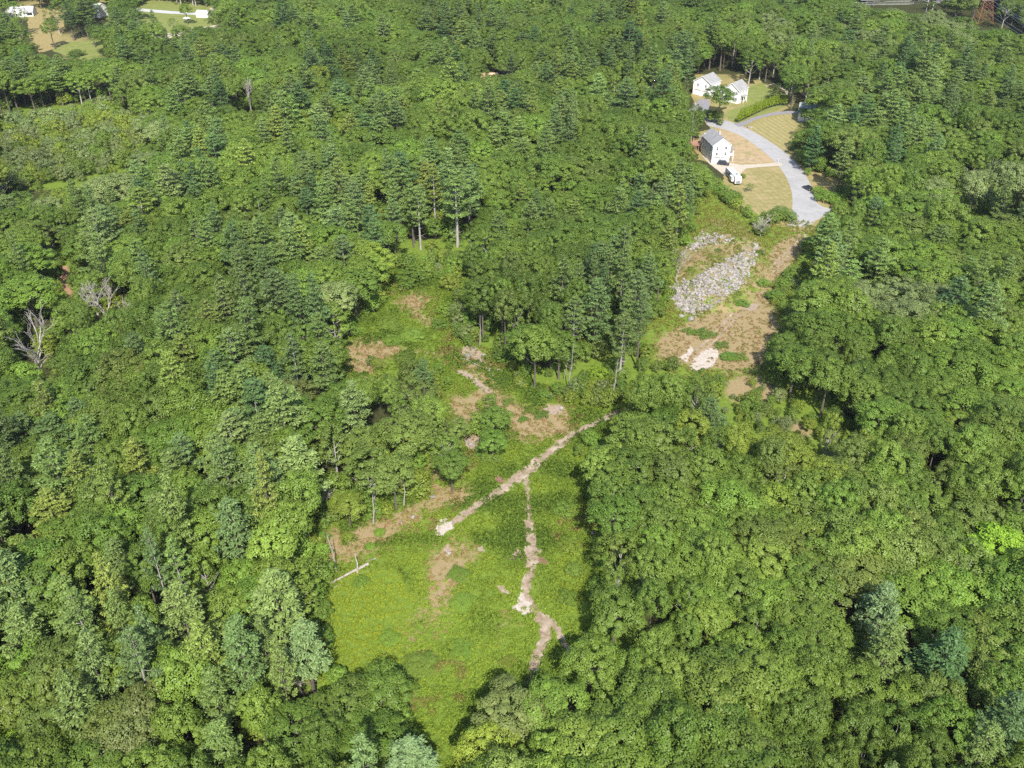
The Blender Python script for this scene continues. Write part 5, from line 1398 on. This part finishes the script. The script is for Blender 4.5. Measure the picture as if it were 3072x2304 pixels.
# ------------------------------------------------------------------ vehicles
def car(loc, rz, label, L=4.6, Wd=1.85, Hh=1.6, cat='car', group='parked cars'):
    root = tag(link('parked_car', None, loc=loc, rz=rz), label, cat, group)
    # profile along y (front = -y), swept in x with tumblehome
    lo = [(-L / 2, .45), (-L / 2 + .03, .75), (-L / 2 + .55, .92), (-L / 2 + 1.25, 1.0), (L / 2 - .15, 1.02), (L / 2, .8), (L / 2, .42), (L / 2 - .15, .25), (-L / 2 + .2, .25)]
    b_ = MB(); n_ = len(lo); hw = Wd / 2
    V = []
    for x, s in ((-hw, .94), (-hw + .0, 1), (hw, 1), (hw, .94)): pass
    for x, ky in ((-hw * .86, .96), (-hw, .9), (hw, .9), (hw * .86, .96)):
        for y_, z_ in lo:
            zz = z_ if abs(x) < hw * .95 else min(z_, .9)
            V.append((x, y_ * (1 if abs(x) < hw * .95 else .97), zz))
    # rows in order: inner-left, outer-left, outer-right, inner-right -> hull strips
    order = [1, 0, 3, 2]
    F = []
    for a_, c_ in ((1, 0), (0, 3), (3, 2)):
        for k in range(n_):
            F.append((a_ * n_ + k, a_ * n_ + (k + 1) % n_, c_ * n_ + (k + 1) % n_, c_ * n_ + k))
    F.append(tuple(1 * n_ + k for k in range(n_))); F.append(tuple(2 * n_ + k for k in range(n_ - 1, -1, -1)))
    b_.add(V, F); body = b_.build('body', M_black_paint, root)
    g = MB(); z0 = .98
    f0, f1, r1, r0 = -L / 2 + 1.15, -L / 2 + 1.9, L / 2 - .55, L / 2 - .12
    bw, tw = hw * .88, hw * .72
    Vg = [(-bw, f0, z0), (bw, f0, z0), (bw, r0, z0), (-bw, r0, z0), (-tw, f1, Hh - .06), (tw, f1, Hh - .06), (tw, r1, Hh - .06), (-tw, r1, Hh - .06)]
    g.add(Vg, [(0, 1, 5, 4), (1, 2, 6, 5), (2, 3, 7, 6), (3, 0, 4, 7), (4, 5, 6, 7)]); g.build('window', M_glass, root)
    rf = MB(); rf.box((0, (f1 + r1) / 2, Hh - .03), (tw * 2 + .04, r1 - f1 + .06, .06)); rf.build('roof', M_black_paint, root)
    pl_ = MB()
    for sx in (-1, 1):
        for ya, yb in ((f0, f1), ((f1 + r1) / 2, (f1 + r1) / 2), (r0, r1)):
            pl_.tube([(sx * bw, ya, z0), (sx * tw, yb, Hh - .05)], .045, 4)
    pl_.build('pillars', M_black_paint, root)
    wm = MB(); wm.tube([(-.11, 0, 0), (.11, 0, 0)], .34, 12); wmesh = wm.mesh('wheel', M_tyre)
    rm = MB(); rm.tube([(-.12, 0, 0), (.12, 0, 0)], .2, 8); rmesh = rm.mesh('rim', M_rim)
    for sx in (-1, 1):
        for y_ in (-L / 2 + .85, L / 2 - .8):
            q = link('wheel', wmesh, root, (sx * (hw - .1), y_, .34)); link('rim', rmesh, q)
    for sx in (-1, 1):
        q = MB(); q.box((sx * hw * .7, -L / 2 - .0, .72), (.35, .08, .16)); q.build('headlight', M_trim, root)
        q = MB(); q.box((sx * hw * .75, L / 2 + .0, .8), (.3, .08, .14)); q.build('tail_light', simple('red_lens', (.4, .02, .02), .3), root)
        q = MB(); q.box((sx * (hw + .1), f0 + .35, 1.0), (.2, .12, .14)); q.build('wing_mirror', M_black_paint, root)
    return root
p = at(2422 / K, 568 / K)
car((p.x, p.y, .018), R(-158), 'black hatchback driving the grey road near its dead end')
p = at(2170 / K, 494 / K)
car((p.x, p.y, .026), R(72), 'black pickup-sized suv parked before the garage of the gabled house', 5.1, 2.0, 1.85, 'suv')
p = at(2180 / K, 415 / K - 0)
# camper trailer
p1 = at(2180 / K, 520 / K); p2 = at(2213 / K, 556 / K)
RVdir = math.atan2(p1.y - p2.y, p1.x - p2.x)
RV = tag(link('camper_trailer', None, loc=(p2.x, p2.y, .026), rz=RVdir - R(90)), 'long white travel trailer with dark grey side bands parked on the drive', 'camper trailer')
Lr, Wr = 12.0, 2.6
b_ = MB()
prof = [(0, .75), (0, 3.1), (.25, 3.35), (Lr - .8, 3.35), (Lr - .05, 2.6), (Lr, 1.4), (Lr - .4, .75)]
V = [(-Wr / 2, y_, z_) for y_, z_ in prof] + [(Wr / 2, y_, z_) for y_, z_ in prof]; n_ = len(prof)
b_.add(V, [tuple(range(n_)), tuple(range(2 * n_ - 1, n_ - 1, -1))] + [(k, k + n_, (k + 1) % n_ + n_, (k + 1) % n_) for k in range(n_)])
b_.build('body', M_rvwhite, RV)
q = MB(); q.box((0, Lr / 2 - .3, 3.38), (Wr - .1, Lr - 1.4, .05)); rr_ = q.build('roof', M_roofmem, RV)
q = MB(); q.box((.2, 3.0, 3.6), (.8, 1.1, .35)); q.box((-.3, 6.6, 3.5), (.45, .45, .15)); q.box((.3, 8.2, 3.48), (.4, .4, .12)); q.build('roof_unit', M_rvgrey, rr_)
q = MB(); q.box((-Wr / 2 - .015, Lr / 2 - .2, 1.5), (.03, Lr - 1.2, .9)); q.box((-Wr / 2 - .02, 2.2, 2.6), (.04, 2.6, .5)); q.build('side_stripe', M_rvgrey, RV)  # dark grey bands, on the camper's left wall only
q = MB(); q.box((-Wr / 2 - .035, 3.0, 2.3), (.05, 1.4, .7)); q.box((-Wr / 2 - .035, 7.2, 2.3), (.05, 1.2, .7)); q.build('window', M_glass, RV)
q = MB(); q.box((-Wr / 2 - .04, 5.2, 1.75), (.06, .75, 1.95)); q.build('door', M_rvwhite, RV)
q = MB(); q.box((0, -.02, 1.35), (1.9, .05, .85)); q.build('rear_panel', M_rvgrey, RV)
q = MB(); q.box((-.0, -.06, .7), (2.5, .12, .14)); q.build('bumper', M_tyre, RV)
q = MB(); q.box((-Wr / 2 - .45, 3.0, 1.9), (.85, 2.6, 1.7)); q.build('slide_out', M_rvwhite, RV)
q = MB(); q.box((0, Lr / 2, .62), (1.8, Lr - .6, .22)); q.tube([(-.8, Lr, .6), (0, Lr + 1.3, .55)], .07, 4); q.tube([(.8, Lr, .6), (0, Lr + 1.3, .55)], .07, 4); q.build('chassis', M_tyre, RV)
wm = MB(); wm.tube([(-.12, 0, 0), (.12, 0, 0)], .36, 12); wmesh = wm.mesh('wheel', M_tyre)
for sx in (-1, 1):
    for y_ in (3.9, 4.8): link('wheel', wmesh, RV, (sx * (Wr / 2 - .15), y_, .36))
# vehicles by the far lane
p = at(404, 42)
FV = tag(link('parked_car', None, loc=p, rz=R(80)), 'white car parked at the far end of the dirt lane', 'car', 'parked cars')
q = MB(); q.box((0, 0, .65), (1.8, 4.4, .6)); q.add([(-.85, -1.4, .95), (.85, -1.4, .95), (.85, 1.8, .95), (-.85, 1.8, .95), (-.7, -.7, 1.45), (.7, -.7, 1.45), (.7, 1.4, 1.45), (-.7, 1.4, 1.45)], [(0, 1, 5, 4), (1, 2, 6, 5), (2, 3, 7, 6), (3, 0, 4, 7), (4, 5, 6, 7)]); q.build('body', M_rvwhite, FV)
for sx in (-1, 1):
    for y_ in (-1.4, 1.4): link('wheel', wmesh, FV, (sx * .82, y_, .36))

# ------------------------------------------------------------------ roadside things
p = at(1774, 414)
MBX = tag(link('mailbox', None, loc=at(1681, 349)), 'white mailbox on a post at the gravel drive mouth', 'mailbox')
q = MB(); q.box((0, 0, .55), (.1, .1, 1.1)); q.build('post', M_trim, MBX)
q = MB(); q.box((0, 0, 1.2), (.25, .5, .22)); q.tube([(0, -.25, 1.31), (0, .25, 1.31)], .125, 8); q.build('box', M_trim, MBX)
# utility boxes / bins by the bend
for i, (x, y, s3, mt, lb, nm, ct) in enumerate([(1760, 424, (.7, .7, 1.1), M_tyre, 'small black bin beside the road near the dead end', 'bin', 'bin'), (1773, 428, (1.5, 1.5, 1.15), M_green_plastic, 'dark green utility cabinet in the grass beside the road', 'utility_cabinet', 'utility box'),
                                          (1786, 430, (1.3, 1.1, .7), M_rvgrey, 'pale grey utility box beside the green cabinet', 'utility_cabinet', 'utility box')]):
    o = tag(link(nm, None, loc=at(x, y), rz=.2), lb, ct)
    q = MB(); q.box((0, 0, s3[2] / 2), s3); q.build('body', mt, o)
    q = MB(); q.box((0, 0, s3[2] + .04), (s3[0] + .1, s3[1] + .1, .08)); q.build('lid', mt, o)
# planting bed with stones at the drive mouth
for i, (x, y, s_) in enumerate([(1617, 276, .8), (1620, 274, .5), (1623, 277, .6), (1502, 225, .6), (1507, 221, .7)]):
    p = at(x, y); o = link('boulder', ROCK[(i * 2 + 3) % 8], None, (p.x, p.y, s_ * .3), i, (s_,) * 3)
    tag(o, ['brown stone at the mouth of the dark curved drive', 'smaller stone behind the brown one at the curved drive', 'pale stone on the lawn side of the curved drive', 'pale stone below the double garage', 'larger pale stone beside the double garage drive'][i], 'boulder', 'garden stones')
# stone edging along the front garden
for i in range(14):
    t = i / 13; p = at(1578 + 60 * t, 350 - 2 * math.sin(t * 3) - 1)
    o = link('edging_stone', ROCK[i % 8], None, (p.x, p.y + .6, .12), i, (.35, .3, .3))
    tag(o, 'grey edging stone in the row above the gravel drive', 'stone', 'stones edging the front garden')
# swing set / play frame behind the white house
p = at(1668, 182)
SW = tag(link('swing_set', None, loc=(p.x, p.y, 0), rz=R(-8)), 'dark swing frame on the lawn edge behind the white house', 'swing set')
q = MB()
for x in (-2, 2):
    for s in (-1, 1): q.tube([(x, s * .9, 0), (x, 0, 2.3)], .05, 5)
q.tube([(-2.1, 0, 2.3), (2.1, 0, 2.3)], .05, 5); q.build('frame', M_tyre, SW)
for x in (-.9, .9):
    q = MB(); q.tube([(x - .2, 0, 2.25), (x - .2, 0, .55)], .012, 3); q.tube([(x + .2, 0, 2.25), (x + .2, 0, .55)], .012, 3); q.box((x, 0, .52), (.5, .2, .04)); q.build('swing', M_tyre, SW)
# arborvitae row
hp = [at(*p_) for p_ in catmull([(1593, 266), (1612, 257), (1640, 243), (1662, 234), (1682, 229), (1702, 229)], 6)]
dist = [0]
for a_, b_ in zip(hp, hp[1:]): dist.append(dist[-1] + (b_ - a_).length)
tot = dist[-1]; nh = int(tot / 1.15)
V, F, S_ = broadleaf_leaves(.8, 6.0, .02, nclump=60, per=36, leaf=.22, clr=(.9, 1.4), lobes=1)
k_ = 1 - .72 * np.clip(V[:, 2:3] / 6.0, 0, 1) ** 1.7
V = np.concatenate([V[:, :2] * k_ * 1.15, V[:, 2:3]], 1)
ARB = leafmesh('arborvitae_foliage', V, F, S_, [M_leaf])
stm = MB().tube([(0, 0, -.1), (0, 0, 3)], .06, 5).mesh('stem', M_bark)
for i in range(nh):
    s_ = (i + .5) / nh * tot; j = max(k for k in range(len(dist)) if dist[k] <= s_); j = min(j, len(hp) - 2)
    p = hp[j].lerp(hp[j + 1], (s_ - dist[j]) / (dist[j + 1] - dist[j]))
    e = link('arborvitae', None, loc=(p.x + random.uniform(-.1, .1), p.y + random.uniform(-.1, .1), 0), rz=random.random() * 6, scale=(random.uniform(.9, 1.1), random.uniform(.9, 1.1), random.uniform(.88, 1.1)))
    c_ = link('foliage', ARB, e); link('stem', stm, e); k = random.uniform(.85, 1.15); c_['tint'] = [.19 * k, .26 * k, .012]
    tag(e, 'column-shaped bright green arborvitae in the long hedge row' if 0 < i < nh - 1 else ('arborvitae at the lower end of the long hedge row' if i == 0 else 'arborvitae at the upper end of the long hedge row'), 'shrub', 'arborvitae in the hedge row')

# ------------------------------------------------------------------ power line
pb_ = at(2940 / K, 66 / K)
PY = tag(link('pylon', None, loc=pb_, rz=R(12)), 'rust-brown steel lattice pylon rising above the far forest', 'pylon')
q = MB()
def wleg(z): return 5.6 * (1 - z / 30) if z < 20 else 5.6 * (1 - 20 / 30)
zs = [0, 5, 9.5, 13, 16.5, 20, 25, 31]
for sx in (-1, 1):
    for sy in (-1, 1):
        q.tube([(sx * wleg(z), sy * wleg(z), z) for z in zs], .16, 4)
q.build('leg', M_rust, PY)
q = MB()
for z0, z1 in zip(zs, zs[1:]):
    a_, c_ = wleg(z0), wleg(z1)
    for s in (-1, 1):
        for f_ in (lambda u, v, z: (u, v, z), lambda u, v, z: (v, u, z)):
            q.tube([f_(-a_, s * a_, z0), f_(c_, s * c_, z1)], .08, 3); q.tube([f_(a_, s * a_, z0), f_(-c_, s * c_, z1)], .08, 3); q.tube([f_(-c_, s * c_, z1), f_(c_, s * c_, z1)], .08, 3)
q.build('brace', M_rust, PY)
for z in (15, 20):
    q = MB(); q.tube([(-11, -1.5, z), (11, -1.5, z)], .16, 4); q.tube([(-11, 1.5, z), (11, 1.5, z)], .16, 4)
    for k in range(11): q.tube([(-11 + 2 * k, -1.5, z), (-10 + 2 * k, 1.5, z), (-9 + 2 * k, -1.5, z)], .08, 3)
    q.build('cross_arm', M_rust, PY)
ins = []
Mr = Matrix.Rotation(R(12), 3, 'Z')
for z in (15, 20):
    for x in (-10, -5, 5, 10): ins.append(pb_ + Mr @ Vector((x, 0, z - 1.6)))
q = MB()
for z in (15, 20):
    for x in (-10, -5, 5, 10): q.tube([(x, 0, z - .1), (x, 0, z - 1.6)], .14, 5)
q.build('insulator', M_wire, PY)
ldir = Vector((math.cos(R(102)), math.sin(R(102)), 0))
ldir = Vector((-1.0, .36, 0)).normalized()
TL = at(1800, -6, 16); TR_ = at(2290, 92, 16); PC = pb_ + Vector((0, 0, 17))
for k, a_ in enumerate(ins):
    off = a_ - PC
    for T in (TL, TR_):
        e_ = T + Vector((off.x * .5, off.y * 1.0, off.z)) + Vector((0, (k % 4) * 6.0, (k // 4) * 3.0))
        L = (e_ - a_).length
        pts = [a_.lerp(e_, t) + Vector((0, 0, -L * .05 * t * (1 - t))) for t in np.linspace(0, 1, 15)]
        o = MB().tube([p_ - a_ for p_ in pts], .06, 3).build('power_cable', M_wire, None, a_)
        tag(o, 'pale power cable strung from the rusty pylon over the forest', 'cable', 'cables of the power line')
p = at(2786 / K, 40 / K)
PO = tag(link('utility_pole', None, loc=p), 'bleached two-legged wooden power pole in the cleared line corridor', 'utility pole')
for x in (-2, 2): q = MB(); q.tube([(x, 0, -.3), (x, 0, 17)], [.28, .2], 6); q.build('post', M_pole, PO)
q = MB(); q.box((0, 0, 15), (8, .3, .3)); q.build('cross_arm', M_pole, PO)

# ------------------------------------------------------------------ summer haze
m, nt, out = newmat('haze_air')
pv = nt.nodes.new('ShaderNodeVolumePrincipled')
pv.inputs['Color'].default_value = (.86, .92, 1.0, 1)
pv.inputs['Density'].default_value = .00005
pv.inputs['Anisotropy'].default_value = .2
nt.links.new(pv.outputs[0], out.inputs['Volume'])
hz = MB().box((0, 0, (CAM_H + 6 - 1.5) / 2), (12000, 12000, CAM_H + 6 + 1.5)).build('haze', m)
hz['kind'] = 'stuff'
